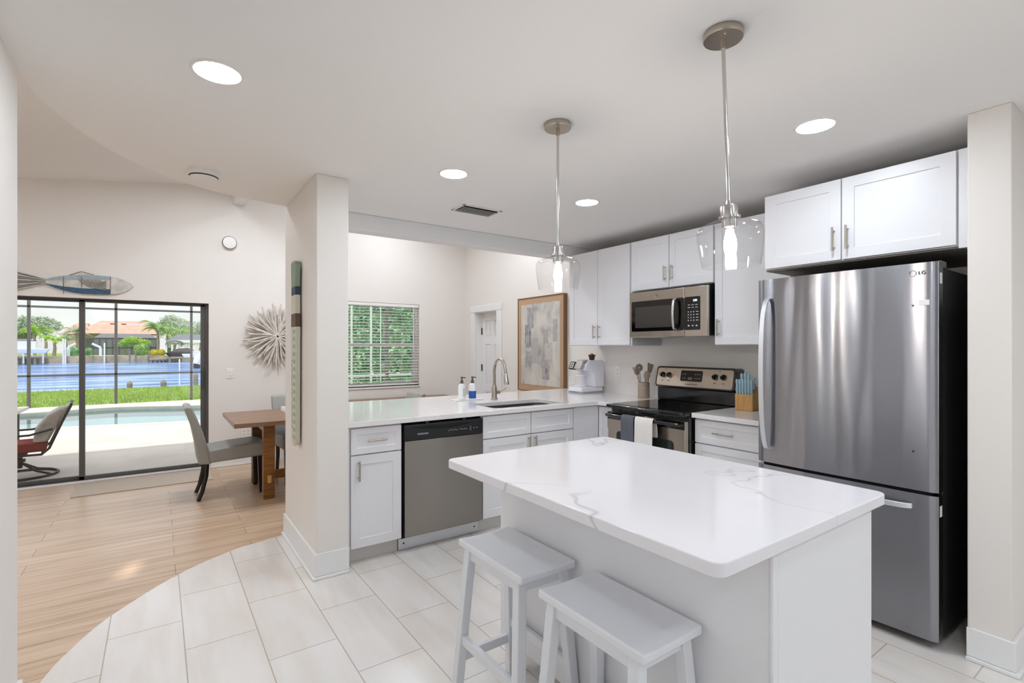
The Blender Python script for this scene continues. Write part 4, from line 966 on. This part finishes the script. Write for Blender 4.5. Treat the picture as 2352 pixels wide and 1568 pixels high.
MB().box(-.97, .97, -.2, .2, .08, .659).build('body', M['walnut'], T, bevel=.003)
for sx in (-1, 1):
    for sy in (-1, 1): MB().box(sx*.93-.03, sx*.93+.03, sy*.16-.03, sy*.16+.03, .001, .079).build('leg', M['walnut'], T)

# ================================================================ outdoors
G = -.10
M['deck'] = mat('pool_deck_concrete', '#D9D4CC', .8, noise=(1.3, '#C9C3BB'))
M['lawn'] = mat('lawn_grass', '#A4BF64', .9, noise=(3, '#8CAB4E'), bump=(60, .6, .03))
M['leafA'] = mat('leaf_green', '#70974E', .7, noise=(1.5, '#9DBD6C')); M['leafB'] = mat('leaf_grey_green', '#7F977A', .75, noise=(1.2, '#A3B59C'))  # haze over the far bank put into these pale leaf colours
M['leafC'] = mat('leaf_bright', '#9CC23C', .7, noise=(1.5, '#79A534')); M['leafD'] = mat('leaf_deep', '#3C7A5C', .7, noise=(2.5, '#A2CB98')); M['yellow'] = mat('leaf_yellow', '#D9C23A', .7, noise=(2, '#A9B23A'))  # leaf_deep: window glass tint and leaf highlights put into its colours
M['trunk'] = mat('palm_trunk', '#A89C8C', .9, noise=(6, '#8D8172')); M['seawall'] = mat('seawall_concrete', '#B5A894', .9, noise=(.8, '#8C806F'))
M['pile'] = mat('weathered_timber', '#8C8A7E', .9, noise=(3, '#6E6C62')); M['roof'] = mat('terracotta_roof', '#CFA593', .85, noise=(1.2, '#C39886'), stretch=(1, 1, 1))
M['screenpost'] = mat('pale_green_post', '#C9D8CF', .6)
M['cage'] = mat('bronze_screen_cage', '#6A6C72', .6); M['screenmesh'] = mat('grey_insect_screen', '#6B7078', .8); M['housewall'] = mat('house_stucco', '#B9AC9C', .85)
M['greyroof'] = mat('grey_dock_roof', '#6E747C', .8); M['boatw'] = mat('boat_white', '#DDE0E4', .4)
pool_pts = [(-5.2, 14.3), (-4.3, 13.1), (-1.5, 12.4), (.55, 11.95), (3.0, 11.7), (4.6, 12.6), (4.4, 14.3), (2.6, 15.0), (.9, 15.05), (-.85, 15.75), (-2.3, 15.5), (-4.2, 15.7)]
pp = [(p.x, p.y) for p in spline([Vector((a, b, 0)) for a, b in pool_pts], 8, True)]
deck = MB().prism([(-9, 6.9), (9, 6.9), (9, 16.8), (-9, 16.8)], G-.25, G).build('pool_deck', M['deck'], smooth=0)
boolean(deck, [MB().prism(pp, G-1, G+.5).build('cut', M['deck'])]); struct(deck)
T = thing('swimming_pool', 'curved swimming pool with pale turquoise water in the terrace', 'pool', (0, 14, G))
n_ = len(pp); q0 = [(a, b_ - 14) for a, b_ in pp]
def ring_(z0, z1): return MB().add([(a, b_, z0) for a, b_ in q0] + [(a, b_, z1) for a, b_ in q0], [(k, (k+1) % n_, n_+(k+1) % n_, n_+k) for k in range(n_)])
ring_(-.15, -.02).build('tile_band', mat('pool_tile', '#8FC3C4', .3, noise=(9, '#B7D9D6')), T)
bs = ring_(-1.2, -.15); bs.add([(a, b_, -1.2) for a, b_ in q0], [tuple(range(n_))]); bs.build('basin', mat('pool_plaster', '#ECFBFB', .6), T)
cop = MB(); ci = q0; cen = Vector((-.3, -.2)); co_ = [(a + (a-cen.x)*.06, b_ + (b_-cen.y)*.14) for a, b_ in q0]
cop.add([(a, b_, .012) for a, b_ in ci] + [(a, b_, .012) for a, b_ in co_] + [(a, b_, -.03) for a, b_ in ci] + [(a, b_, .001) for a, b_ in co_],
        [(k, (k+1) % n_, n_+(k+1) % n_, n_+k) for k in range(n_)] + [(k, 2*n_+k, 2*n_+(k+1) % n_, (k+1) % n_) for k in range(n_)] + [(n_+k, n_+(k+1) % n_, 3*n_+(k+1) % n_, 3*n_+k) for k in range(n_)])
cop.build('coping', mat('pool_coping', '#DCD8CF', .7), T)
wp = glass('pool_water', (.88, .99, 1), 1.6)
MB().add([(a, b_, -.07) for a, b_ in q0], [tuple(range(n_))]).build('water', wp, T, smooth=0)
# cage
T = thing('screen_enclosure', 'dark bronze screen cage frame standing along the edge of the lawn', 'screen enclosure', (0, 16.77, G))
for k in range(-4, 3):
    x = -.902 + k*1.669; MB().box(x-.03, x+.03, -.04, .04, .001, 3.6).build('post', M['bronze'], T, bevel=.004)
for z in (.68+.1, 2.38+.1, 3.55): MB().box(-7.6, 2.5, -.04, .04, z-.024, z+.024).build('rail', M['bronze'], T)
T = thing('screen_enclosure', 'screen cage side frame with white and dark posts seen through the blind window', 'screen enclosure', (3.4, 9.6, G))
for x, mm_ in ((-.38, 'trim'), (.0, 'trim')): MB().box(x-.016, x+.016, -.016, .016, .001, 3.4).build('post', M['screenpost'], T)
MB().box(.29, .35, -.03, .03, .001, 3.4).build('post', M['bronze'], T, label='dark bronze post')
for z in (.93,): MB().box(-.6, 1.2, -.015, .015, z-.022, z+.022).build('rail', M['screenpost'], T)
MB().box(.185, .198, -.01, .01, .001, 3.4).build('post', M['screenpost'], T)
MB().box(-.6, 1.2, -.03, .03, 3.401, 3.46).build('rail', M['bronze'], T)
# lawn
struct(MB().box(-40, 40, 16.81, 23.0, G-.3, G-.03).build('lawn_ground', M['lawn'], smooth=0))
gr = MB(); rnd = random.Random(5)
for k in range(14000):
    x = rnd.uniform(-5.5, 3.5); y = rnd.uniform(16.85, 22.9); h_ = rnd.uniform(.04, .11); a = rnd.uniform(0, PI); dx, dy = .012*math.cos(a), .012*math.sin(a); lx_ = rnd.uniform(-.03, .03)
    gr.v += [(x-dx, y-dy, G-.03), (x+dx, y+dy, G-.03), (x+lx_, y+lx_*.5, G-.03+h_)]; i = len(gr.v); gr.f.append((i-3, i-2, i-1))
tag(gr.build('lawn_grass', M['lawn'], smooth=0), 'bright green grass of the lawn between pool and canal', 'grass', kind='stuff')
# canal
wm = bpy.data.materials.new('canal_water'); wm.use_nodes = True; n = wm.node_tree; b = n.nodes['Principled BSDF']
b.inputs['Roughness'].default_value = .15; b.inputs['Specular IOR Level'].default_value = .3
t = n.nodes.new('ShaderNodeTexCoord'); mp = n.nodes.new('ShaderNodeMapping'); mp.inputs['Scale'].default_value = (.45, 1.1, 1); n.links.new(t.outputs['Object'], mp.inputs[0])
x1 = n.nodes.new('ShaderNodeTexNoise'); x1.inputs['Scale'].default_value = 1.3; x1.inputs['Detail'].default_value = 5; n.links.new(mp.outputs[0], x1.inputs['Vector'])
mp2 = n.nodes.new('ShaderNodeMapping'); mp2.inputs['Scale'].default_value = (.16, .5, 1); n.links.new(t.outputs['Object'], mp2.inputs[0])
x3 = n.nodes.new('ShaderNodeTexNoise'); x3.inputs['Scale'].default_value = 1.0; x3.inputs['Detail'].default_value = 7; n.links.new(mp2.outputs[0], x3.inputs['Vector'])
r3 = n.nodes.new('ShaderNodeValToRGB'); r3.color_ramp.elements[0].position = .42; r3.color_ramp.elements[1].position = .60; r3.color_ramp.elements[0].color = lin('#1F66B4'); r3.color_ramp.elements[1].color = lin('#9DC0E4')  # light and dark of the ripples put into the base colour
n.links.new(x3.outputs['Fac'], r3.inputs[0]); n.links.new(r3.outputs[0], b.inputs['Base Color'])
bu = n.nodes.new('ShaderNodeBump'); bu.inputs['Distance'].default_value = .5; n.links.new(x1.outputs['Fac'], bu.inputs['Height']); n.links.new(bu.outputs[0], b.inputs['Normal'])
struct(MB().box(-90, 60, 23.2, 88, -2.0, -.75).build('canal_water', wm, smooth=0))
struct(MB().box(-40, 40, 23.0, 23.2, -1.5, G-.02).build('near_seawall', M['seawall'], smooth=0))
YF = 88.0
zs_ = .18
struct(MB().box(-90, 60, YF, YF+.8, -1.5, zs_).build('far_seawall', M['seawall'], smooth=0))
struct(MB().box(-90, 60, YF+.8, 150, -1.5, zs_-.02).build('far_bank_ground', M['lawn'], smooth=0))
# plants
def leaves(m, c, r, n, s, rnd, flat=0):
    for k in range(n):
        while True:
            p = Vector((rnd.uniform(-1, 1), rnd.uniform(-1, 1), rnd.uniform(-1, 1)))
            if .45 < p.length < 1: break
        p = Vector((c[0]+p.x*r[0], c[1]+p.y*r[1], c[2]+p.z*r[2]))
        u = Vector((rnd.uniform(-1, 1), rnd.uniform(-1, 1), rnd.uniform(-.6, .6))).normalized(); w_ = u.orthogonal().normalized(); q = s*rnd.uniform(.6, 1.3)
        i = len(m.v); m.v += [tuple(p-u*q), tuple(p+w_*q*.5), tuple(p+u*q), tuple(p-w_*q*.5)]; m.f.append((i, i+1, i+2, i+3))
def tree(label, px, pyb, pyt, Y, wpx, mt, seed, name='leafy_tree', trunk=.35, n=1500, group=None, tm='trunk', cat='tree'):
    rnd = random.Random(seed); base = atY(px, pyb, Y); topz = atY(px, pyt, Y).z; base.z = zs_
    D = Y / ray(px)[1]; R_ = wpx * D / F_PX / 2; H_ = topz - base.z
    T = thing(name, label, cat, base, 0, group)
    th = H_*trunk
    MB().tube([(0, 0, -.01), (R_*.05, 0, th*.6), (0, 0, th*1.3)], [R_*.07, R_*.05, R_*.035], 7).build('trunk', M[tm], T)
    m = MB(); ncl = 9; cz = th + (H_-th)*.5; hh = (H_-th)*.5
    for k in range(ncl):
        a = rnd.uniform(0, 2*PI); rr = rnd.uniform(.15, .62)*R_; z = cz + rnd.uniform(-.45, .45)*hh
        leaves(m, (rr*math.cos(a), rr*math.sin(a), z), (R_*.5, R_*.5, hh*.52), int(n*2.6)//ncl, R_*.042, rnd)
    m.build('crown', M[mt], T, smooth=0); return T
def palm(label, px, pyb, pyt, Y, wpx, mt, seed, nf=16, group='palms on the far bank'):
    rnd = random.Random(seed); base = atY(px, pyb, Y); base.z = zs_ ; topz = atY(px, pyt, Y).z; D = Y/ray(px)[1]; R_ = wpx*D/F_PX/2; H_ = topz-base.z
    T = thing('palm_tree', label, 'palm', base, 0, group)
    hc_ = H_*.74
    MB().tube([(0, 0, -.01), (.1, 0, hc_*.5), (0, 0, hc_)], [.22, .17, .15], 8).build('trunk', M['trunk'], T)
    m = MB()
    for k in range(nf):
        a = 2*PI*k/nf + rnd.uniform(-.2, .2); up = rnd.uniform(.1, 1.0); L_ = R_*rnd.uniform(.85, 1.1)
        pts = [Vector((L_*t_*math.cos(a), L_*t_*math.sin(a), hc_ + (H_-hc_)*up*math.sin(t_*PI*.75)*1.1 - L_*.45*t_*t_*(1.2-up))) for t_ in [j/7 for j in range(8)]]
        sd_ = Vector((-math.sin(a), math.cos(a), 0))
        for j in range(7):
            p0, p1 = pts[j], pts[j+1]; 
            for h2 in range(2):
                pa = p0.lerp(p1, h2/2); pb_ = p0.lerp(p1, h2/2+.4); wd = R_*.26*math.sin(PI*min(.97, (j+h2/2+.8)/7.6))
                for s_ in (-1, 1):
                    i = len(m.v); tip = pa + sd_*s_*wd + Vector((0, 0, -wd*.55)) + (p1-p0)*.5
                    m.v += [tuple(pa), tuple(pb_), tuple(tip)]; m.f.append((i, i+1, i+2))
    m.build('fronds', M[mt], T, smooth=0); return T
tree('tall grey green tree at the left edge of the far bank', 62, 815, 716, 114, 125, 'leafB', 1, n=2600, trunk=.3)
tree('wide feathery tree behind the houses, left half of the right group', 400, 808, 717, 118, 80, 'leafB', 2, n=2400, trunk=.35)
tree('grey green tree behind the dock roof at the right edge of the sliding door', 458, 808, 730, 133, 80, 'leafB', 3, n=2200, trunk=.3)
tree('round bright green tree behind the palm beside the dock roof', 415, 810, 748, 109.5, 75, 'leafA', 4, n=1800, trunk=.15)
tree('small loose crowned tree with pale trunk on the far lawn', 314, 812, 768, 92.3, 62, 'leafC', 5, n=1100, trunk=.4)
tree('low spreading tree left of the pale trunked tree', 288, 812, 775, 96, 44, 'leafA', 6, n=900, trunk=.4)
tree('dark small tree behind the palm by the orange roof', 352, 808, 735, 126, 60, 'leafB', 7, n=1200, trunk=.3)
palm('broad palm nearest the tall grey tree at the left of the far bank', 78, 815, 745, 96.5, 66, 'leafC', 11)
palm('second palm at the left of the far bank, leaning over the docks', 104, 815, 752, 101, 50, 'leafA', 12)
palm('short bushy bright green palm between the white pilings', 124, 815, 767, 92, 52, 'leafC', 13, 22)
palm('palm in front of the left end of the orange roof', 150, 813, 765, 97.5, 46, 'leafB', 14)
palm('tall palm overlapping the orange roof behind the sliding door post', 176, 810, 742, 95, 60, 'leafB', 15)
palm('tallest palm at the right end of the orange roof', 362, 815, 735, 93, 74, 'leafA', 16, 22)
palm('slim palm right of the tallest palm', 384, 813, 750, 101.8, 46, 'leafA', 17)
def shrub(label, px, py0, py1, Y, wpx, mt, seed, n=500, name='shrub'):
    rnd = random.Random(seed); base = atY(px, py0, Y); base.z = zs_; t_ = atY(px, py1, Y).z; D = Y/ray(px)[1]; R_ = wpx*D/F_PX/2; H_ = max(.4, t_ - zs_)
    m = MB(); leaves(m, (0, 0, H_*.5), (R_, R_*.5, H_*.52), n*3, max(.07, H_*.06), rnd); m.sphere((0, 0, H_*.48), (R_*.85, R_*.42, H_*.45), 14, 8)
    o = m.build(name, M[mt], None, smooth=0); o.location = base; return tag(o, label, 'hedge' if name == 'clipped_hedge' else 'shrub')
shrub('clipped dark green hedge on the far lawn, left of the door post', 168, 808, 797, 92, 26, 'leafD', 21, name='clipped_hedge')
shrub('clipped dark green hedge on the far lawn, right of the door post', 203, 808, 798, 92, 16, 'leafD', 22, name='clipped_hedge')
shrub('round green shrub under the pale trunked tree', 325, 812, 789, 89.8, 32, 'leafA', 23)
shrub('yellow flowering shrub at the foot of the tallest palm', 354, 813, 803, 89.5, 18, 'yellow', 24)
shrub('yellow flowering shrub in front of the dock canopy', 371, 812, 802, 90.5, 16, 'yellow', 25)
shrub('green shrub beside the dock canopy posts', 392, 812, 798, 91, 20, 'leafA', 26)
shrub('small yellow shrub under the dock canopy', 414, 812, 801, 90.7, 14, 'yellow', 27)
# far house
def house():
    Yh = 106; a, c = atY(133, 765, Yh), atY(356, 765, Yh); T = thing('waterfront_house', 'long stucco house with orange tiled roof across the canal', 'house', ((a.x+c.x)/2, Yh, zs_))
    hw_ = (c.x-a.x)/2; e_ = atY(250, 766, Yh).z - zs_; r_ = atY(250, 736, Yh+3).z - zs_
    MB().box(-hw_+1, hw_-1, .5, 9, 0, e_).build('walls', M['housewall'], T)
    x0 = -hw_*.45
    MB().hexa([(x0-1.5, -1, e_), (hw_+.5, -1, e_), (hw_+.5, 10, e_), (x0-1.5, 10, e_)], [(x0+1.6, 4, r_), (hw_-1.2, 4, r_), (hw_-1.2, 5, r_), (x0+1.6, 5, r_)]).build('roof', M['roof'], T, smooth=0)
    MB().hexa([(-hw_, 0, e_-.1), (x0, 0, e_-.1), (x0, 8, e_-.1), (-hw_, 8, e_-.1)], [(-hw_+2, 3.5, e_+1.8), (x0, 3.5, e_+1.8), (x0, 4.5, e_+1.8), (-hw_+2, 4.5, e_+1.8)]).build('wing_roof', M['roof'], T, smooth=0)
    for xx in (-hw_*.05, hw_*.18, hw_*.42, hw_*.78): MB().box(xx-1.1, xx+1.1, 2.6, 2.75, e_+(r_-e_)*.66, e_+(r_-e_)*.78).build('skylight', M['boatw'], T)
    for xx in (-.3, .05, .35, .65): MB().box(hw_*xx-1.2, hw_*xx+1.2, .4, .5, .3, e_-.8).build('window', M['screenmesh'], T)
    k = thing('pool_cage', 'grey screened pool enclosure in front of the orange roofed house', 'screen enclosure', ((a.x+c.x)/2 + 1.2, Yh-7, zs_))
    L0, L1 = -hw_*.42, hw_*.84; h1 = atY(250, 776, Yh-7).z - zs_; h2 = atY(250, 766, Yh-3).z - zs_
    MB().box(L0, L1, 0, .1, .0, h1).build('front_screen', M['screenmesh'], k)
    MB().hexa([(L0, 0, h1), (L1, 0, h1), (L1, 5, h1), (L0, 5, h1)], [(L0+.8, 3, h2), (L1-.8, 3, h2), (L1-.8, 4, h2), (L0+.8, 4, h2)]).build('roof_screen', M['cage'], k, smooth=0)
    for i in range(11):
        x = L0 + (L1-L0)*i/10; MB().box(x-.06, x+.06, -.08, 0, 0, h1).build('post', M['bronze'], k)
    for z in (h1, h1*.45): MB().box(L0, L1, -.08, 0, z-.05, z+.05).build('rail', M['bronze'], k)
house()
# docks, canopies, pilings
def box_at(name, label, cat, px0, px1, py0, py1, Y, dep, mt, group=None, z0=None):
    a, c = atY(px0, py1, Y), atY(px1, py0, Y); T = MB().box(a.x, c.x, Y, Y+dep, z0 if z0 is not None else a.z, c.z).build(name, M[mt], None, bevel=.02); return tag(T, label, cat, group)
def dock(label, px0, px1, pyt, Y, dep, npile):
    a, c = atY(px0, pyt, Y), atY(px1, pyt, Y); T = thing('boat_dock', label, 'dock', ((a.x+c.x)/2, Y, a.z)); L_ = (c.x-a.x)/2
    MB().box(-L_, L_, 0, dep, -.22, 0).build('deck', M['seawall'], T)
    for i in range(npile):
        x = -L_ + .2 + (2*L_-.4)*i/(npile-1); MB().cyl((x, .2, -1.6-a.z+0), (x, .2, -.221), .17, n=8).build('pile', M['pile'], T)
dock('low timber dock in front of the yellow shrubs', 343, 418, 823, 85.5, 2.3, 8)
dock('dark timber dock with white edge at the far left of the canal', 20, 98, 817, 84.5, 3.3, 6)
def canopy(label, px0, px1, pyt, pye, Y, mt, arch, posts=4, dep=5):
    a, c = atY(px0, pye, Y), atY(px1, pye, Y); t_ = atY((px0+px1)/2, pyt, Y).z; T = thing('dock_canopy', label, 'canopy', ((a.x+c.x)/2, Y, zs_)); L_ = (c.x-a.x)/2; ze = a.z-zs_; zt = t_-zs_
    if arch:
        q = [(L_*math.cos(PI*k/12), ze + (zt-ze)*math.sin(PI*k/12)) for k in range(13)]; q += [(x*.96, z-.18) for x, z in q[::-1]]
        MB().prism(q, 0, dep, 'y').build('arched_roof', M[mt], T)
    else:
        MB().hexa([(-L_, 0, ze), (L_, 0, ze), (L_, dep, ze), (-L_, dep, ze)], [(-L_*.6, dep*.45, zt), (L_*.6, dep*.45, zt), (L_*.6, dep*.55, zt), (-L_*.6, dep*.55, zt)]).build('hip_roof', M[mt], T, smooth=0)
        MB().box(-L_, L_, 0, dep, ze-.45, ze-.01).build('fascia', M['boatw'], T)
    for i in range(posts):
        x = -L_*.9 + 1.8*L_*i/(posts-1); MB().cyl((x, .3, 0), (x, .3, ze-.05), .12, n=8).build('post', M['boatw'], T)
canopy('grey arched canopy over the boat lift beside the yellow shrubs', 380, 423, 781, 790, 89.5, 'greyroof', True)
canopy('wide grey hipped pavilion roof behind the arched canopy', 385, 500, 767, 780, 95, 'greyroof', False, 6, 5)
canopy('brown edged boathouse roof at the far left of the canal', 10, 75, 778, 784, 90, 'greyroof', False, 4, 3)
bo = thing('motor_boat', 'dark covered motor boat raised on a lift beside the timber dock', 'boat', atY(420, 817, 83.4))
for x in (-1.5, 1.5):
    for y in (.1, 1.5): MB().cyl((x, y, -2.5), (x, y, -.1), .12, n=8).build('lift_post', M['pile'], bo)
MB().hexa([(-1.6, 0, -.1), (1.6, 0, -.1), (1.4, 1.6, -.1), (-1.6, 1.6, -.1)], [(-2.1, -.2, .45), (2.3, -.2, .5), (2.0, 1.9, .5), (-2.0, 1.9, .45)]).build('hull', M['iron'], bo, bevel=.1)
MB().hexa([(-1.7, 0, .46), (1.9, 0, .5), (1.7, 1.6, .5), (-1.6, 1.6, .46)], [(-.6, .3, 1.0), (.6, .3, 1.1), (.6, 1.3, 1.1), (-.6, 1.3, 1.0)]).build('cover', M['iron'], bo, bevel=.1)
bo = thing('motor_boat', 'white boat with railings at the far right behind the door jamb', 'boat', atY(462, 818, 82.0)); bo.scale = (.5, .5, .5)
MB().hexa([(-4, 0, -.3), (4, 0, -.3), (4, 2, -.3), (-4, 2, -.3)], [(-4.6, -.2, .7), (4.6, -.2, .7), (4.4, 2.4, .7), (-4.2, 2.4, .7)]).build('hull', M['boatw'], bo, bevel=.1)
MB().box(-2.5, 3, .3, 1.7, .71, 1.5).build('cabin', M['boatw'], bo, bevel=.1)
rl = MB().box(-4, 4, -.05, 0, 1.25, 1.3)
for k in range(12): rl.box(-4+k*.72, -3.95+k*.72, -.05, 0, .7, 1.25)
rl.build('railing', M['chrome'], bo)
bo = thing('motor_boat', 'white boat moored by the boathouse at the far left of the canal', 'boat', atY(60, 817, 82.5)+Vector((0, .2, .6))); bo.scale = (.62, .62, .62)
MB().hexa([(-3, -2, -.5), (3, -2, -.5), (3, -.3, -.5), (-3, -.3, -.5)], [(-3.6, -2.2, .4), (3.6, -2.2, .4), (3.4, -.2, .4), (-3.2, -.2, .4)]).build('hull', M['boatw'], bo, bevel=.1)
MB().box(-1.4, 1.6, -1.8, -.6, .41, 1.8).build('cabin', M['boatw'], bo, bevel=.1)
def piling(label, px, py0, py1, Y, wpx, mt, name='piling', group='white pilings along the far docks'):
    a, c = atY(px, py0, Y), atY(px, py1, Y); D = Y/ray(px)[1]; r_ = wpx*D/F_PX/2
    o = MB().cyl((0, 0, 0), (0, 0, c.z-a.z-r_*1.2), r_, n=10).lathe([(r_, 0), (r_*.55, r_*.8), (0, r_*1.2)], (0, 0, c.z-a.z-r_*1.2), 10).build(name, M[mt]); o.location = a
    return tag(o, label, 'piling', group)
for px, y1, l in ((99, 777, 'left of the bushy bright palm'), (54, 790, 'at the left edge behind the boathouse'), (145, 777, 'left one of the pair beside the left davit'), (150, 777, 'right one of the pair beside the left davit'), (240, 787, 'in the gap right of the door post')):
    piling('tall white piling %s' % l, px, 835, y1, 87.4 if px > 120 else 84.2, 3.2, 'boatw')
for px, y1, l in ((264, 806, 'behind the middle cage post'), (298, 806, 'left of the pale trunked tree'), (312, 807, 'below the pale trunked tree'), (341, 806, 'at the left end of the low timber dock'), (213, 815, 'below the right davit')):
    piling('weathered grey green piling %s' % l, px, 838, y1, 87.0, 3.4, 'pile', group='weathered pilings along the far seawall')
piling('weathered timber stump at the near lawn edge, left of the two stumps', 298, 893, 874, 23.6, 11, 'pile', group='timber stumps behind the lawn')
piling('broad weathered timber stump at the near lawn edge, right of the two stumps', 375.5, 892, 871, 23.9, 12, 'pile', group='timber stumps behind the lawn')
piling('tall green grey piling at the near lawn edge beside the door jamb', 449.5, 890, 855, 24.2, 10, 'pile', group='timber stumps behind the lawn')
piling('slim white depth pole in the canal', 412.5, 888, 824, 25.5, 3.2, 'boatw', 'marker_pole', None)
def davit(label, px, py0, pyk, dx, dyt, Y):
    a = atY(px, py0, Y); a.z = zs_; k = atY(px, pyk, Y); t_ = atY(px+dx, pyk+dyt, Y); T = thing('boat_davit', label, 'davit', a, 0, 'white boat davits')
    MB().tube([(0, 0, 0), (0, 0, (k-a).z)], .17, 8).build('mast', M['boatw'], T); MB().tube([(0, 0, (k-a).z), tuple(t_-a)], .15, 8).build('arm', M['boatw'], T)
davit('white boat davit with arm rising to the right, beside the white pilings', 157, 812, 797, 17, -8, 88.3)
davit('white boat davit with arm rising to the left, right of the door post', 231, 810, 798, -20, -9, 88.3)
T = thing('boat_davit', 'white leaning davit arm on a dark post at the right edge of the sliding door', 'davit', atY(452, 842, 60)); q = atY(467, 806, 60) - atY(452, 842, 60)
MB().tube([(0, 0, .3), tuple(q*.35+Vector((0, 0, .3))), tuple(q)], [.35, .45, .12], 8).build('arm', M['boatw'], T); MB().cyl((0, 0, -.6), (0, 0, .3), .3, n=8).build('post', M['iron'], T)
# greenery outside the blind window
def hedge(label, x, y, w_, h_, d_, mt, seed, n, s):
    rnd = random.Random(seed); m = MB()
    for k in range(n):
        p = Vector((rnd.uniform(-w_/2, w_/2), rnd.uniform(-d_/2, d_/2), rnd.uniform(0, h_))); u = Vector((rnd.uniform(-1, 1), rnd.uniform(-1, 1), rnd.uniform(-1, 1))).normalized(); v_ = u.orthogonal().normalized(); q = s*rnd.uniform(.6, 1.3)
        i = len(m.v); m.v += [tuple(p-u*q), tuple(p+v_*q*.5), tuple(p+u*q), tuple(p-v_*q*.5)]; m.f.append((i, i+1, i+2, i+3))
    m.box(-w_/2, w_/2, d_*.2, d_*.5, 0, h_*.97)
    o = m.build('tall_hedge', M[mt], None, smooth=0); o.location = (x, y, G); return tag(o, label, 'hedge')
hedge('tall leafy green hedge outside the blind window', 7.6, 18.4, 7.0, 6.5, 1.8, 'leafD', 31, 14000, .085)
# patio furniture
def patio_chair():
    T = thing('patio_chair', 'dark iron swivel patio chair with red seat cushion and grey back cushion', 'chair', (-1.30, 7.95, G), PI + .1)
    MB().tube([(.30*math.cos(a)*1.12, .30*math.sin(a), .016) for a in [2*PI*k/28 for k in range(29)]], .014, 8).build('base_ring', M['iron'], T)
    lg_ = MB()
    for a in (.6, 2.54, 3.74, 5.68): lg_.tube([(.31*math.cos(a)*1.1, .30*math.sin(a), .02), (.18*math.cos(a), .17*math.sin(a), .06), (0, 0, .17)], .012, 8)
    lg_.build('base_legs', M['iron'], T)
    MB().cyl((0, 0, .10), (0, 0, .27), .03, n=14).cyl((0, 0, .17), (0, 0, .2), .055, n=14).box(-.07, .07, -.1, .1, .25, .275).build('swivel_column', M['iron'], T)
    fr = MB()
    for s_ in (-1, 1):
        fr.tube([(.27, s_*.25, .28), (-.2, s_*.25, .27), (-.26, s_*.25, .33), (-.37, s_*.25, .62), (-.45, s_*.25, .82)], .013, 8)
        fr.tube([(.25, s_*.26, .28), (.26, s_*.28, .45), (.20, s_*.29, .50), (-.1, s_*.28, .50), (-.29, s_*.26, .55)], .012, 8)
    fr.tube([(-.45, -.25, .82), (-.46, 0, .84), (-.45, .25, .82)], .013, 8).tube([(.27, -.25, .28), (.27, .25, .28)], .012, 8).tube([(-.2, -.25, .27), (-.2, .25, .27)], .012, 8)
    fr.build('frame', M['iron'], T)
    MB().box(-.24, .27, -.23, .23, .295, .40).build('seat_cushion', mat('red_cushion', '#8A2E2E', .9), T, bevel=.03, seg=3)
    MB().prism([(-.25, .40), (-.12, .40), (-.14, .55), (-.24, .70), (-.36, .78), (-.41, .76), (-.33, .58)], -.22, .22, 'y').build('back_cushion', mat('grey_cushion', '#CFCBC3', .9, noise=(12, '#B5B0A8')), T, bevel=.03, seg=3)
    MB().prism([(-.275, .36), (-.262, .36), (-.40, .78), (-.45, .82), (-.46, .80)], -.24, .24, 'y').build('sling_back', mat('grey_sling', '#B9B5AE', .8), T)
    return T
patio_chair()
T = thing('patio_table', 'dark iron patio table with pale top, cut off by the left wall', 'table', (-1.75, 8.75, G))
MB().box(-.55, .35, -.4, .4, .66, .70).build('tabletop', mat('pale_table_top', '#C9C6C6', .35), T, bevel=.01)
for x in (-.48, .24):
    for y in (-.3, .3): MB().box(x-.03, x+.03, y-.03, y+.03, .001, .659).build('leg', M['iron'], T)
T = thing('patio_chair', 'dark slatted patio chair behind the patio table at the left wall', 'chair', (-2.05, 9.7, G), -PI/2)
for x in (-.2, .2):
    for y in (-.2, .2): MB().box(x-.015, x+.015, y-.015, y+.015, .001, .42 if x > 0 else .95).build('leg', M['iron'], T)
MB().box(-.22, .22, -.22, .22, .42, .45).build('seat', M['iron'], T)
for z in (.6, .72, .84): MB().box(-.215, -.195, -.2, .2, z, z+.06).build('back_slat', M['iron'], T)
